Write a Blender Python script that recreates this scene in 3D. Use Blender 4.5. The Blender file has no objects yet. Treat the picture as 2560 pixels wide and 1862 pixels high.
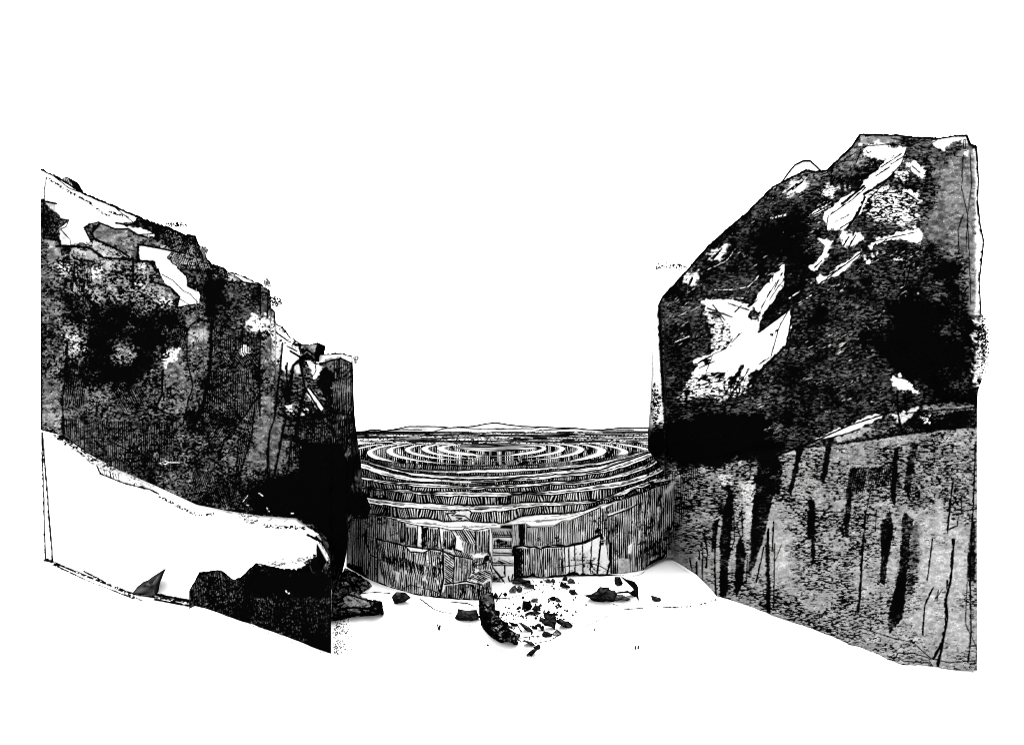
import bpy, math, random
import numpy as np
from mathutils import Vector

# ------------------------------------------------------------------ camera, sky, sun, exposure
F, H, HZ, CX = 1422.2, 85.0, 1070.0, 1280.0      # focal length (2560-wide units), eye height, horizon row, centre column
scene = bpy.context.scene
COL = scene.collection
cam_d = bpy.data.cameras.new('camera')
cam = bpy.data.objects.new('camera', cam_d)
COL.objects.link(cam)
cam.location = (0, 0, H)
cam.rotation_euler = (math.radians(90), 0, 0)
cam_d.sensor_width = 36.0
cam_d.lens = 36.0 * F / 2560.0
cam_d.shift_y = (HZ - 931.0) / 2560.0
cam_d.clip_start = 1.0
cam_d.clip_end = 60000
scene.camera = cam

SUN_EL, SUN_AZ = math.radians(56), math.radians(-25)    # high thin overcast, sun beyond the gap and a little to the left
world = bpy.data.worlds.new('World')
scene.world = world
world.use_nodes = True
wn, wl = world.node_tree.nodes, world.node_tree.links
wn.clear()
w_out = wn.new('ShaderNodeOutputWorld')
w_bg = wn.new('ShaderNodeBackground')
w_sky = wn.new('ShaderNodeTexSky')
w_sky.sky_type = 'NISHITA'
w_sky.sun_disc = False
w_sky.sun_elevation = SUN_EL
w_sky.sun_rotation = SUN_AZ
w_bw = wn.new('ShaderNodeRGBToBW')
w_scale = wn.new('ShaderNodeMath'); w_scale.operation = 'MULTIPLY'; w_scale.inputs[1].default_value = 0.02
w_add = wn.new('ShaderNodeMath'); w_add.operation = 'ADD'; w_add.inputs[1].default_value = 0.95
wl.new(w_sky.outputs[0], w_bw.inputs[0]); wl.new(w_bw.outputs[0], w_scale.inputs[0])
wl.new(w_scale.outputs[0], w_add.inputs[0]); wl.new(w_add.outputs[0], w_bg.inputs[0])
w_bg.inputs[1].default_value = 1.0
wl.new(w_bg.outputs[0], w_out.inputs[0])
sun_d = bpy.data.lights.new('sun', 'SUN')
sun_d.energy = 1.5
sun_d.angle = math.radians(25)
sun_d.color = (1.0, 0.99, 0.97)
sun = bpy.data.objects.new('sun', sun_d)
COL.objects.link(sun)
sv = Vector((math.sin(SUN_AZ) * math.cos(SUN_EL), math.cos(SUN_AZ) * math.cos(SUN_EL), math.sin(SUN_EL)))
sun.rotation_euler = sv.to_track_quat('Z', 'Y').to_euler()
scene.view_settings.view_transform = 'Standard'
scene.view_settings.look = 'None'
scene.view_settings.gamma = 1.0
scene.view_settings.exposure = 1.7
scene.cycles.filter_width = 0.9
scene.cycles.max_bounces = 6
scene.cycles.diffuse_bounces = 4

BLACK, DGREY, GREY, LGREY, WHITE = 0.0012, 0.062, 0.105, 0.23, 0.82
random.seed(4)
RNG = np.random.default_rng(11)

# ------------------------------------------------------------------ helpers
TAB = RNG.random((8, 256, 256)).astype(np.float32)

def vnoise(x, y, k=0):
    xi = np.floor(x).astype(np.int64); yi = np.floor(y).astype(np.int64)
    fx = x - xi; fy = y - yi
    fx = fx * fx * (3 - 2 * fx); fy = fy * fy * (3 - 2 * fy)
    t = TAB[k % 8]; o = k * 37
    a = t[(xi + o) & 255, yi & 255]; b = t[(xi + 1 + o) & 255, yi & 255]
    c = t[(xi + o) & 255, (yi + 1) & 255]; d = t[(xi + 1 + o) & 255, (yi + 1) & 255]
    return (a * (1 - fx) + b * fx) * (1 - fy) + (c * (1 - fx) + d * fx) * fy

def fbm(x, y, k=0, octs=3):
    s, a, n = 0.0, 1.0, 0.0
    for o in range(octs):
        s = s + a * vnoise(x * 2 ** o + 13.7 * o, y * 2 ** o + 5.1 * o, k + o)
        n += a; a *= 0.55
    return s / n

def sstep(a, b, x):
    t = np.clip((x - a) / (b - a), 0, 1)
    return t * t * (3 - 2 * t)

def crop(pts, x0, y0, s):
    return [(x0 + x / s, y0 + y / s) for x, y in pts]
def cA(p): return crop(p, 60, 380, 2.52)
def cL1(p): return crop(p, 80, 400, 4.124)
def cL2(p): return crop(p, 500, 640, 4.124)
def cL3(p): return crop(p, 80, 780, 4.124)
def cL4(p): return crop(p, 480, 980, 4.124)
def cB(p): return crop(p, 60, 950, 2.2)
def cD(p): return crop(p, 1600, 300, 2.357)
def cE(p): return crop(p, 1600, 950, 2.2)
def cG(p): return crop(p, 2200, 300, 2.357)
def cK(p): return crop(p, 1160, 1400, 4.536)
def cQ(p): return crop(p, 800, 1000, 2.387)
def cR(p): return crop(p, 800, 1250, 2.387)
def cC1(p): return crop(p, 860, 1040, 5.67)
def cC2(p): return crop(p, 1240, 1040, 4.536)
def cC3(p): return crop(p, 840, 1260, 5.4)
def cC4(p): return crop(p, 1240, 1260, 4.536)

def seg_dist(x, y, pts, closed=False):
    best = np.full(x.shape, 1e9)
    n = len(pts)
    for i in range(n if closed else n - 1):
        (ax, ay), (bx, by) = pts[i], pts[(i + 1) % n]
        dx, dy = bx - ax, by - ay
        L = dx * dx + dy * dy + 1e-9
        t = np.clip(((x - ax) * dx + (y - ay) * dy) / L, 0, 1)
        best = np.minimum(best, (x - ax - t * dx) ** 2 + (y - ay - t * dy) ** 2)
    return np.sqrt(best)

def inside(x, y, pts):
    r = np.zeros(x.shape, bool)
    n = len(pts)
    for i in range(n):
        (ax, ay), (bx, by) = pts[i], pts[(i + 1) % n]
        if ay == by:
            continue
        c = ((ay > y) != (by > y)) & (x < (bx - ax) * (y - ay) / (by - ay) + ax)
        r ^= c
    return r

class Ink:
    """Mineral pattern of a rock surface: grain density D, tone W between the grains, dark veins and pale scratches."""
    def __init__(s, px, py, D, W, grain=(6.0, 4.0), seed=0, soft=0.24, mod=1.0):
        s.mod = mod; s.gain = 1.0
        s.x, s.y = px.ravel().astype(float), py.ravel().astype(float)
        n = s.x.size
        s.D = np.full(n, float(D)); s.W = np.full(n, float(W))
        s.S = np.zeros(n); s.P = np.zeros(n)
        s.seed, s.grain, s.soft = seed, grain, soft
        s.wob = fbm(s.x / 9, s.y / 9, seed + 3, 3) - 0.5
        s.wob2 = fbm(s.x / 30, s.y / 30, seed + 1, 2) - 0.5
    def _box(s, pts, m):
        a = np.array(pts)
        return np.nonzero((s.x > a[:, 0].min() - m) & (s.x < a[:, 0].max() + m) & (s.y > a[:, 1].min() - m) & (s.y < a[:, 1].max() + m))[0]
    def mask(s, pts, soft, rough):
        i = s._box(pts, soft + rough + 2)
        x, y = s.x[i], s.y[i]
        sd = seg_dist(x, y, pts, True) * np.where(inside(x, y, pts), 1, -1)
        sd = sd + (s.wob[i] * 2.2 + s.wob2[i]) * rough
        return i, sstep(-soft, soft, sd)
    def area(s, pts, D=None, W=None, soft=3, rough=7, op=1.0):
        i, m = s.mask(pts, soft, rough)
        m = m * op
        if D is not None: s.D[i] += (D - s.D[i]) * m
        if W is not None: s.W[i] += (W - s.W[i]) * m
        return s
    def clear(s, pts, soft=2, rough=4):           # an area free of veins
        i, m = s.mask(pts, soft, rough)
        s.S[i] *= (1 - m); return s
    def stroke(s, pts, w, op=1.0, pale=False, rough=0.5, dash=0):
        i = s._box(pts, w + 2)
        if i.size == 0: return s
        d = seg_dist(s.x[i] + s.wob[i] * 3.0, s.y[i] + s.wob[i] * 2.0, pts)
        w = w * (0.55 if pale else 1.0)
        m = np.clip((w * 0.6 * (1 + s.wob[i] * 2 * rough) - d) / 1.2 + 0.5, 0, 1) * op
        if dash:
            m = m * sstep(dash - 0.1, dash + 0.1, vnoise(s.x[i] / 3, s.y[i] / 3, 5))
        t = s.P if pale else s.S
        if pale: m = m * sstep(0.3, 0.5, vnoise(s.x[i] / 2.5, s.y[i] / 2.5, 3))
        t[i] = np.maximum(t[i], m); return s
    def hatch(s, pts, ang, gap, frac=0.5, op=1.0, soft=2, rough=2, brk=0.25, pale=False, bend=0.8, shear=None):
        i, m = s.mask(pts, soft, rough)
        c, n = math.cos(math.radians(ang)), math.sin(math.radians(ang))
        x, y = s.x[i], s.y[i]
        u = -x * n + y * c                         # across the veins
        v = x * c + y * n                          # along them
        u = u + (fbm(v / 70, u / 30, s.seed + 2, 2) - 0.5) * gap * bend * 2.0
        if shear is not None: u = u + shear[i]
        k = np.floor(u / gap)
        f = np.abs(u / gap - k - 0.5) * 2
        wid = frac * 1.12 * (0.45 + 1.1 * vnoise(k * 0.77, v / 23 + k * 3.1, s.seed + 4))
        on = np.clip((wid - f) * gap * 0.5 / 0.9 + 0.5, 0, 1)
        on = on * sstep(brk - 0.12, brk + 0.02, vnoise(k * 1.31 + 9, v / 17 + k * 7.7, s.seed + 6))
        t = s.P if pale else s.S
        t[i] = np.maximum(t[i], on * m * op); return s
    def result(s):
        n = fbm(s.x / s.grain[0], s.y / s.grain[1], s.seed, 3)
        u = 1 / (1 + np.exp(-(n - 0.5) * 13.5))
        big = fbm(s.x / 60, s.y / 52, s.seed + 5, 4) - 0.5
        mid = fbm(s.x / 17, s.y / 20, s.seed + 3, 3) - 0.5
        w = np.clip(s.D * 6, 0, 1) * np.clip((1 - s.D) * 8, 0, 1) * s.mod
        u = u - w * (1.5 * big + 0.75 * mid)
        ink = sstep(-s.soft, s.soft, s.D * (1 + 2 * s.soft) - s.soft - u)
        vr = fbm(s.x / 13, s.y / 7, s.seed + 7, 4)
        dk = 1 - sstep(0.35, 0.6, s.W)
        lt = 1 - 0.6 * sstep(0.14, 0.28, s.W)
        tone = s.W * (1 + dk * lt * ((0.35 + 1.3 * sstep(0.25, 0.78, vr)) - 1))
        fl = fbm(s.x / 3.1, s.y / 2.4, s.seed + 2, 2)
        tone = tone * (1 + dk * lt * 1.6 * sstep(0.68, 0.85, fl))
        a = tone * (1 - ink) + BLACK * ink
        a = a * (1 - s.S) + BLACK * s.S
        a = a * (1 - s.P) + WHITE * s.P
        a = a * (0.64 + 0.08 * sstep(0.3, 0.6, a)) * s.gain
        return a, np.maximum(ink * 0.5, s.S)

MATS = {}
def ink_material(name, fine=0.35):
    """Rock whose tone comes from the mesh's mineral attribute, broken up by a fine procedural grain."""
    m = bpy.data.materials.new(name); m.use_nodes = True
    nt = m.node_tree; b = nt.nodes['Principled BSDF']
    b.inputs['Roughness'].default_value = 1.0
    b.inputs['Specular IOR Level'].default_value = 0.0
    at = nt.nodes.new('ShaderNodeAttribute'); at.attribute_name = 'mineral'
    tc = nt.nodes.new('ShaderNodeTexCoord'); nz = nt.nodes.new('ShaderNodeTexNoise')
    nz.inputs['Scale'].default_value = 1.3; nz.inputs['Detail'].default_value = 3
    mr = nt.nodes.new('ShaderNodeMapRange')
    mr.inputs['From Min'].default_value = 0.3; mr.inputs['From Max'].default_value = 0.7
    mr.inputs['To Min'].default_value = 1 - fine; mr.inputs['To Max'].default_value = 1.0
    mx = nt.nodes.new('ShaderNodeVectorMath'); mx.operation = 'SCALE'
    nt.links.new(tc.outputs['Object'], nz.inputs['Vector'])
    nt.links.new(nz.outputs['Fac'], mr.inputs['Value'])
    nt.links.new(at.outputs['Color'], mx.inputs[0]); nt.links.new(mr.outputs[0], mx.inputs['Scale'])
    nt.links.new(mx.outputs[0], b.inputs['Base Color'])
    return m

def plain_material(name, v, vary=0.15, scale=0.4):
    m = bpy.data.materials.new(name); m.use_nodes = True
    nt = m.node_tree; b = nt.nodes['Principled BSDF']
    b.inputs['Roughness'].default_value = 1.0
    b.inputs['Specular IOR Level'].default_value = 0.0
    tc = nt.nodes.new('ShaderNodeTexCoord'); nz = nt.nodes.new('ShaderNodeTexNoise'); nz.inputs['Scale'].default_value = scale
    mr = nt.nodes.new('ShaderNodeMapRange')
    mr.inputs['To Min'].default_value = v * (1 - vary); mr.inputs['To Max'].default_value = v
    nt.links.new(tc.outputs['Object'], nz.inputs['Vector']); nt.links.new(nz.outputs['Fac'], mr.inputs['Value'])
    nt.links.new(mr.outputs[0], b.inputs['Base Color'])
    return m

M_INK = ink_material('ink_rock', 0.25)
M_PALE = ink_material('pale_stone', 0.06)
M_SNOW = plain_material('snow', 0.86, 0.04)
M_BLACK = plain_material('black_rock', 0.004, 0.5)
M_GREY = plain_material('grey_dirt', 0.1, 0.3, 2.0)
M_COAT = plain_material('dark_cloth', 0.006, 0.3)

def tag(o, label=None, cat=None, group=None, kind=None):
    if label: o['label'] = label
    if cat: o['category'] = cat
    if group: o['group'] = group
    if kind: o['kind'] = kind
    return o

def empty(name, loc, label, cat, group=None):
    o = bpy.data.objects.new(name, None); COL.objects.link(o)
    o.location = loc
    return tag(o, label, cat, group)

def unproj(px, py, d):
    return np.stack([(px - CX) / F * d, d, H - (py - HZ) / F * d], -1)

def gdepth(py): return F * H / (np.maximum(py, HZ + 3) - HZ)

def make(name, verts, faces, mat, parent=None, tone=None, smooth=False):
    """verts (n,3); faces list of int arrays (m,3) / (m,4)."""
    me = bpy.data.meshes.new(name)
    verts = np.asarray(verts, np.float32)
    if parent is not None:
        verts = verts - np.array(parent.location, np.float32)
    faces = [np.asarray(f, np.int32) for f in faces if len(f)]
    loops = np.concatenate([f.ravel() for f in faces])
    sizes = np.concatenate([np.full(len(f), f.shape[1], np.int32) for f in faces])
    starts = np.concatenate([[0], np.cumsum(sizes)[:-1]]).astype(np.int32)
    me.vertices.add(len(verts)); me.vertices.foreach_set('co', verts.ravel())
    me.loops.add(len(loops)); me.loops.foreach_set('vertex_index', loops)
    me.polygons.add(len(sizes)); me.polygons.foreach_set('loop_start', starts); me.polygons.foreach_set('loop_total', sizes)
    if tone is not None:
        at = me.color_attributes.new('mineral', 'FLOAT_COLOR', 'POINT')
        c = np.ones((len(verts), 4), np.float32); c[:, :3] = np.asarray(tone, np.float32)[:, None]
        at.data.foreach_set('color', c.ravel())
    me.materials.append(mat)
    me.update(calc_edges=True); me.validate()
    if smooth:
        me.polygons.foreach_set('use_smooth', np.ones(len(sizes), bool))
    o = bpy.data.objects.new(name, me); COL.objects.link(o)
    if parent is not None: o.parent = parent
    return o

def close_back(verts, quads, tone, back, mirror=False):
    """Give a relief real thickness: walls from its rim to a rim displaced by `back`, and a rear face."""
    e = np.concatenate([quads[:, [0, 1]], quads[:, [1, 2]], quads[:, [2, 3]], quads[:, [3, 0]]])
    key = np.sort(e, 1).astype(np.int64); key = key[:, 0] * (len(verts) + 1) + key[:, 1]
    _, idx, cnt = np.unique(key, return_index=True, return_counts=True)
    rim = e[idx[cnt == 1]]
    ids = np.arange(len(verts)) if mirror else np.unique(rim)
    mp = np.full(len(verts), -1); n0 = len(verts)
    mp[ids] = n0 + np.arange(len(ids))
    bv = verts[ids] + np.array(back)
    cen = bv.mean(0, keepdims=True)
    nv = np.concatenate([verts, bv, cen])
    nt = np.concatenate([tone, tone[ids], [tone.mean()]])
    walls = np.stack([rim[:, 1], rim[:, 0], mp[rim[:, 0]], mp[rim[:, 1]]], 1)
    if mirror:
        return nv[:-1], [quads, walls, quads[:, ::-1] + n0], nt[:-1]
    fan = np.stack([mp[rim[:, 1]], mp[rim[:, 0]], np.full(len(rim), n0 + len(ids))], 1)
    return nv, [quads, walls, fan], nt

def grid_quads(nr, nc):
    i = np.arange(nr * nc).reshape(nr, nc)
    return np.stack([i[1:, :-1], i[1:, 1:], i[:-1, 1:], i[:-1, :-1]], -1).reshape(-1, 4)

def curve(pts):
    a = np.array(sorted(pts)); return lambda x: np.interp(x, a[:, 0], a[:, 1])

def column_sheet(name, x0, x1, step, top, bot, depth, paint, back, parent=None, xoff=None, relief=2.0, rscale=40.0, groove=0.5, mat=None):
    """A rock face as a relief: columns from x0 to x1, each from its top to its foot, at its own distance."""
    xs = np.arange(x0, x1 + step * 0.5, step)
    t, b = top(xs), bot(xs)
    nr = max(3, int(np.ceil(np.max(b - t) / step)))
    v = np.linspace(0, 1, nr)[:, None]
    PY = t[None] + v * np.maximum(b - t, 0.3)[None]
    PX = np.repeat(xs[None], nr, 0)
    if xoff is not None: PX = PX + xoff(PX, PY)
    ink = paint(PX, PY)
    tone, gr = ink.result()
    d = depth(PX, PY, v)
    blocky = np.floor(fbm(PX / rscale, PY / (rscale * 1.4), 2, 3) * 9) / 9
    d = d + relief * (fbm(PX / rscale, PY / rscale, 1, 4) - 0.5) * 2 + relief * 0.7 * (blocky - 0.5) + groove * gr.reshape(PX.shape)
    vs = unproj(PX, PY, d).reshape(-1, 3)
    q = grid_quads(nr, len(xs))
    vs, fs, tone = close_back(vs, q, tone, back)
    return make(name, vs, fs, mat or M_INK, parent, tone)

def poly_sheet(name, pts, step, depth, paint, back, parent=None, rough=0.0, mat=None):
    a = np.array(pts)
    xs = np.arange(a[:, 0].min() - 2, a[:, 0].max() + 2, step); ys = np.arange(a[:, 1].min() - 2, a[:, 1].max() + 2, step)
    PX, PY = np.meshgrid(xs, ys)
    w = (fbm(PX / 7, PY / 7, 3, 3) - 0.5) * rough
    ed = seg_dist(PX, PY, pts, True)
    ins = inside(PX, PY, pts)
    keep = np.where(ins, ed, -ed) + w > 0
    d = depth(PX, PY, np.where(ins, ed, 0))
    tone, gr = paint(PX, PY).result()
    vs = unproj(PX, PY, d).reshape(-1, 3)
    q = grid_quads(*PX.shape)
    q = q[keep.ravel()[q].all(1)]
    used = np.unique(q); mp = np.full(len(vs), -1); mp[used] = np.arange(len(used))
    vs, tone, q = vs[used], tone[used], mp[q]
    vs, fs, tone = close_back(vs, q, tone, back)
    return make(name, vs, fs, mat or M_INK, parent, tone)

def lin(px, x0, d0, x1, d1): return d0 + (np.clip(px, x0, x1) - x0) / (x1 - x0) * (d1 - d0)

# ------------------------------------------------------------------ ground and far hills
S = 30000.0
g = make('ground', [(-S, -2000, 0), (S, -2000, 0), (S, S, 0), (-S, S, 0)], [np.array([[0, 1, 2, 3]])], M_SNOW)
tag(g, kind='structure')

hill_c = cC1([(120, 218), (300, 210), (370, 190), (490, 190), (560, 205), (700, 185), (920, 140), (1300, 140), (1500, 158), (1830, 138), (2080, 92), (2200, 92)]) + \
    cC2([(0, 72), (150, 95), (300, 110), (560, 120), (760, 130), (900, 132), (1040, 148), (1200, 150), (1380, 132), (1560, 128), (1900, 134)])
def hill_paint(PX, PY):
    k = Ink(PX, PY, 0.0, WHITE, seed=3)
    k.stroke([(x, y + 0.8) for x, y in hill_c], 3.4, rough=0.3)
    k.stroke(cC1([(1500, 158), (1380, 185), (1200, 250), (1080, 320)]), 2.2)
    k.stroke(cC1([(1500, 158), (1700, 165), (1900, 185), (2268, 180)]), 2.0)
    k.stroke(cC1([(170, 222), (500, 215), (800, 190), (1100, 195)]), 2.4)
    k.stroke(cC2([(0, 150), (400, 140), (560, 120)]), 2.0)
    k.stroke(cC2([(450, 165), (900, 140), (1200, 165), (1560, 155)]), 2.2)
    return k
hl = column_sheet('hills', 872, 1668, 1.5, lambda x: curve(hill_c)(x) - 0.8, lambda x: x * 0 + 1086, lambda x, y, v: x * 0 + 4600.0, hill_paint,
                  (0, 900, -60), relief=20, rscale=60, groove=0, mat=M_PALE)
tag(hl, kind='structure')

# ------------------------------------------------------------------ left cliff
def dl(px): return np.interp(px, [102, 300, 833, 930], [385, 362, 288, 283])
l_top_pts = cL1([(90, 85), (300, 190), (440, 275), (530, 335), (840, 465), (1100, 580), (1250, 640), (1400, 690), (1590, 770), (1690, 780), (1700, 880), (1765, 882), (1772, 985), (1860, 1070), (1970, 1105)]) + \
    cL2([(290, 165), (380, 180), (620, 285), (725, 350), (732, 530), (775, 575), (782, 690), (860, 730), (930, 830), (1035, 895), (1185, 1010), (1460, 1000), (1575, 1030)]) + \
    [(885, 1020), (890, 1072), (898, 1130), (903, 1155), (905, 1225), (916, 1240), (927, 1268)]
l_bot_pts = cL3([(90, 1215), (340, 1280), (450, 1370), (600, 1470), (900, 1630)]) + cB([(700, 570), (950, 685), (1130, 720), (1300, 745), (1500, 760), (1540, 790), (1620, 830)]) + \
    [(806, 1350), (824, 1400), (833, 1486), (845, 1456), (856, 1430), (864, 1395), (868, 1368), (870, 1330), (880, 1296), (916, 1298), (927, 1272)]
_lt, L_BOT = curve(l_top_pts), curve(l_bot_pts)
def L_TOP(x): return _lt(x) + (fbm(x / 5.0, x * 0 + 3, 2, 3) - 0.5) * 6.5 * sstep(880, 860, x)

def left_paint(PX, PY):
    k = Ink(PX, PY, 0.72, GREY, grain=(4.4, 3.2), seed=1)
    # broad tone areas
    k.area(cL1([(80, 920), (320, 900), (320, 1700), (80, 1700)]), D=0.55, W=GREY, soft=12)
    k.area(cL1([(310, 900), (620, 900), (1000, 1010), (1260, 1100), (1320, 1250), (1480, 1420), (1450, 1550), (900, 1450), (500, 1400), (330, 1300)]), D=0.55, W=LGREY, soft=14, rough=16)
    k.area(cL1([(430, 910), (620, 920), (700, 1030), (520, 1040), (380, 1000)]), D=0.25, W=0.30, soft=10)
    k.area(cL1([(740, 1030), (880, 1030), (900, 1130), (780, 1160)]), D=0.2, W=0.35, soft=8)
    for q in ([(1060, 1070), (1150, 1080), (1150, 1150), (1080, 1140)], [(300, 1070), (350, 1080), (345, 1180), (305, 1170)], [(610, 1120), (690, 1130), (680, 1180), (620, 1170)],
              [(1030, 1240), (1180, 1310), (1180, 1350), (1060, 1300)], [(1240, 1430), (1360, 1390), (1470, 1480), (1400, 1500), (1250, 1460)]):
        k.area(cL1(q), D=0.42, W=0.6, soft=10, rough=18)
    k.area(cL1([(560, 1330), (700, 1330), (730, 1440), (600, 1470)]), D=0.4, W=0.3, soft=8, rough=10)
    k.area(cL3([(90, 0), (330, 0), (330, 1240), (90, 1215)]), D=0.6, W=GREY, soft=16)
    k.area(cL3([(100, 950), (330, 980), (300, 1250), (180, 1230)]), D=0.5, W=LGREY, soft=16)
    k.area(cL3([(330, 0), (1100, 0), (1380, 150), (1050, 520), (560, 600), (340, 500)]), D=0.8, W=LGREY, soft=20, rough=14)
    k.area(cL3([(330, 700), (900, 800), (1500, 1100), (1500, 1600), (900, 1650), (340, 1280)]), D=0.6, W=GREY, soft=20, rough=12)
    k.area(cL3([(1600, 60), (1850, 0), (1860, 250), (1790, 600), (1650, 900), (1560, 1120), (1420, 1050), (1270, 960), (1370, 640), (1300, 520), (1400, 380), (1550, 400), (1590, 200)]), D=0.36, W=0.12, soft=8, rough=10)
    k.area(cL3([(1620, 200), (1780, 170), (1800, 280), (1640, 320)]), D=0.2, W=0.35, soft=8)
    k.area(cL3([(1320, 480), (1400, 400), (1520, 360), (1500, 440), (1380, 560)]), D=0.25, W=0.6, soft=4, rough=12)
    k.area(cL3([(560, 60), (1100, 80), (1060, 320), (700, 420), (560, 300)]), D=0.93, W=GREY, soft=18, rough=20)
    k.area(cL3([(340, 250), (480, 240), (600, 370), (560, 420), (340, 420)]), D=0.66, W=0.45, soft=8, rough=10)
    k.area(cL3([(600, 830), (760, 830), (740, 960), (620, 950)]), D=0.5, W=0.14, soft=10)
    # middle buttress
    k.area(cL2([(0, 280), (620, 290), (620, 620), (460, 700), (120, 720)]), D=0.66, W=DGREY, soft=6)
    k.area(cL2([(620, 300), (720, 360), (700, 620), (620, 620)]), D=0.25, W=0.075, soft=2, rough=2)
    k.area(cL2([(700, 530), (775, 580), (775, 690), (700, 640)]), D=0.15, W=0.18, soft=3)
    k.area(cL2([(110, 690), (460, 700), (560, 780), (610, 900), (610, 1650), (0, 1650), (110, 1000)]), D=0.58, W=GREY, soft=8, rough=8)
    k.area(cL2([(620, 880), (760, 780), (1000, 850), (1030, 1060), (960, 1130), (830, 1180), (830, 1330), (760, 1450), (780, 1650), (620, 1650)]), D=0.38, W=0.14, soft=6, rough=10)
    k.area(cL2([(690, 830), (800, 850), (960, 900), (1030, 1060), (950, 1130), (840, 1200), (760, 1100), (740, 920)]), D=0.18, W=0.5, soft=8, rough=12)
    k.area(cL2([(530, 610), (690, 600), (740, 650), (790, 690), (930, 840), (1040, 900), (1030, 1050), (900, 980), (760, 840), (650, 810), (540, 790), (460, 690)]), D=0.38, W=WHITE, soft=7, rough=14)
    k.area(cL2([(430, 930), (520, 950), (510, 1010), (440, 1030)]), D=0.3, W=WHITE, soft=3, rough=10)
    k.area(cL2([(840, 930), (1020, 960), (1020, 1060), (880, 1200), (850, 1150)]), D=0.06, W=WHITE, soft=3, rough=8)
    k.area(cL2([(950, 1150), (1040, 1100), (1200, 1200), (1260, 1400), (1280, 1650), (780, 1650), (830, 1400)]), D=0.55, W=GREY, soft=8)
    k.area(cL2([(970, 1130), (1030, 1080), (1030, 1200), (980, 1200)]), D=0.1, W=0.5, soft=3)
    k.area(cL2([(1060, 1050), (1160, 1090), (1280, 1150), (1230, 1230), (1180, 1260), (1150, 1160)]), D=0.03, W=WHITE, soft=2, rough=5)
    k.area(cL2([(1090, 1360), (1140, 1380), (1210, 1440), (1275, 1570), (1245, 1610), (1180, 1530), (1110, 1450)]), D=0.12, W=WHITE, soft=2, rough=5)
    k.area(cL2([(870, 1540), (950, 1510), (950, 1560), (880, 1570)]), D=0.2, W=WHITE, soft=2, rough=6)
    k.area(cL2([(1050, 1550), (1120, 1560), (1110, 1590), (1060, 1580)]), D=0.2, W=WHITE, soft=2, rough=6)
    k.area(cL4([(960, 190), (1190, 220), (1190, 260), (1000, 240)]), D=0.35, W=WHITE, soft=2, rough=8)
    # end buttress
    k.area(cL2([(1180, 1000), (1460, 995), (1590, 1020), (1575, 1110), (1450, 1050), (1240, 1115), (1180, 1100)]), D=0.0, W=WHITE, soft=1.5, rough=2)
    k.area(cL2([(1300, 1070), (1450, 1040), (1450, 1060), (1300, 1100)]), D=0.1, W=0.2, soft=3)
    k.area(cL2([(1240, 1115), (1450, 1055), (1575, 1105), (1600, 1650), (1300, 1650), (1260, 1500), (1350, 1200)]), D=0.35, W=0.12, soft=3)
    k.area(cL2([(1220, 1300), (1260, 1150), (1370, 1180), (1360, 1400), (1400, 1650), (1270, 1650), (1270, 1400)]), D=0.97, W=GREY, soft=4)
    k.area(cL4([(1300, 200), (1680, 200), (1700, 560), (1200, 620), (1200, 300)]), D=0.72, W=GREY, soft=8)
    k.area(cL4([(640, 100), (1100, 240), (1080, 500), (950, 850), (560, 900), (300, 700), (350, 450)]), D=0.52, W=GREY, soft=14)
    k.area(cL4([(820, 260), (980, 280), (900, 800), (780, 800)]), D=0.3, W=0.1, soft=8)
    k.area(cL4([(0, 780), (200, 760), (500, 900), (600, 1040), (660, 1240), (0, 1130)]), D=0.62, W=GREY, soft=8)
    # black masses
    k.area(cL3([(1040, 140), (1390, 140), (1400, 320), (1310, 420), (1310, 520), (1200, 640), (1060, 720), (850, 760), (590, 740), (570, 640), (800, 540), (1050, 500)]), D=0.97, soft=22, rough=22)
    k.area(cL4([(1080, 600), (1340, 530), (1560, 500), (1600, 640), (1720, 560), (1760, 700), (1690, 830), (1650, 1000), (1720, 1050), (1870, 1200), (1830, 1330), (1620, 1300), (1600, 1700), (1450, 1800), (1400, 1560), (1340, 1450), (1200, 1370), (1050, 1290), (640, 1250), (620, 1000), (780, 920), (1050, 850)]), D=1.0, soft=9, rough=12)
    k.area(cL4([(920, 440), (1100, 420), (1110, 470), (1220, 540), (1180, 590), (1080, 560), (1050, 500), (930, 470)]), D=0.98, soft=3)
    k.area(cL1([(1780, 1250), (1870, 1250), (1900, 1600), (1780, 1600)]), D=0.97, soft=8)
    k.area([(826, 1400), (870, 1380), (860, 1500), (826, 1500)], D=0.85, W=0.1, soft=3)
    # snow cap and chute
    k.area(cL1([(60, 60), (440, 275), (840, 465), (1100, 580), (1050, 640), (870, 650), (990, 700), (850, 700), (680, 640), (550, 680), (540, 720), (600, 850), (430, 875), (290, 890), (285, 830), (300, 700), (380, 620), (290, 600), (280, 560), (170, 480), (130, 400), (60, 400)]), D=0.0, W=WHITE, soft=1.5, rough=2)
    k.area(cL1([(600, 860), (640, 830), (1000, 990), (1010, 1020), (740, 1010), (640, 930)]), D=0.22, W=0.35, soft=3)
    k.area(cL1([(620, 730), (700, 650), (860, 720), (990, 720), (1090, 770), (1330, 850), (1350, 880), (1090, 870), (1080, 1000), (1000, 990), (900, 930), (700, 840), (630, 790)]), D=0.25, W=0.13, soft=3, rough=4)
    k.area(cL1([(1000, 700), (1110, 700), (1280, 760), (1260, 800), (1100, 770)]), D=0.0, W=0.5, soft=2)
    k.area(cL1([(150, 430), (240, 450), (250, 560), (170, 500)]), D=0.0, W=0.35, soft=3)
    k.area(cL1([(110, 410), (160, 480), (300, 600), (275, 765), (105, 775)]), D=0.55, W=0.14, soft=1.5, rough=2)
    k.area(cL1([(150, 830), (290, 830), (310, 1000), (180, 1020)]), D=0.08, W=0.16, soft=6)
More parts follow.
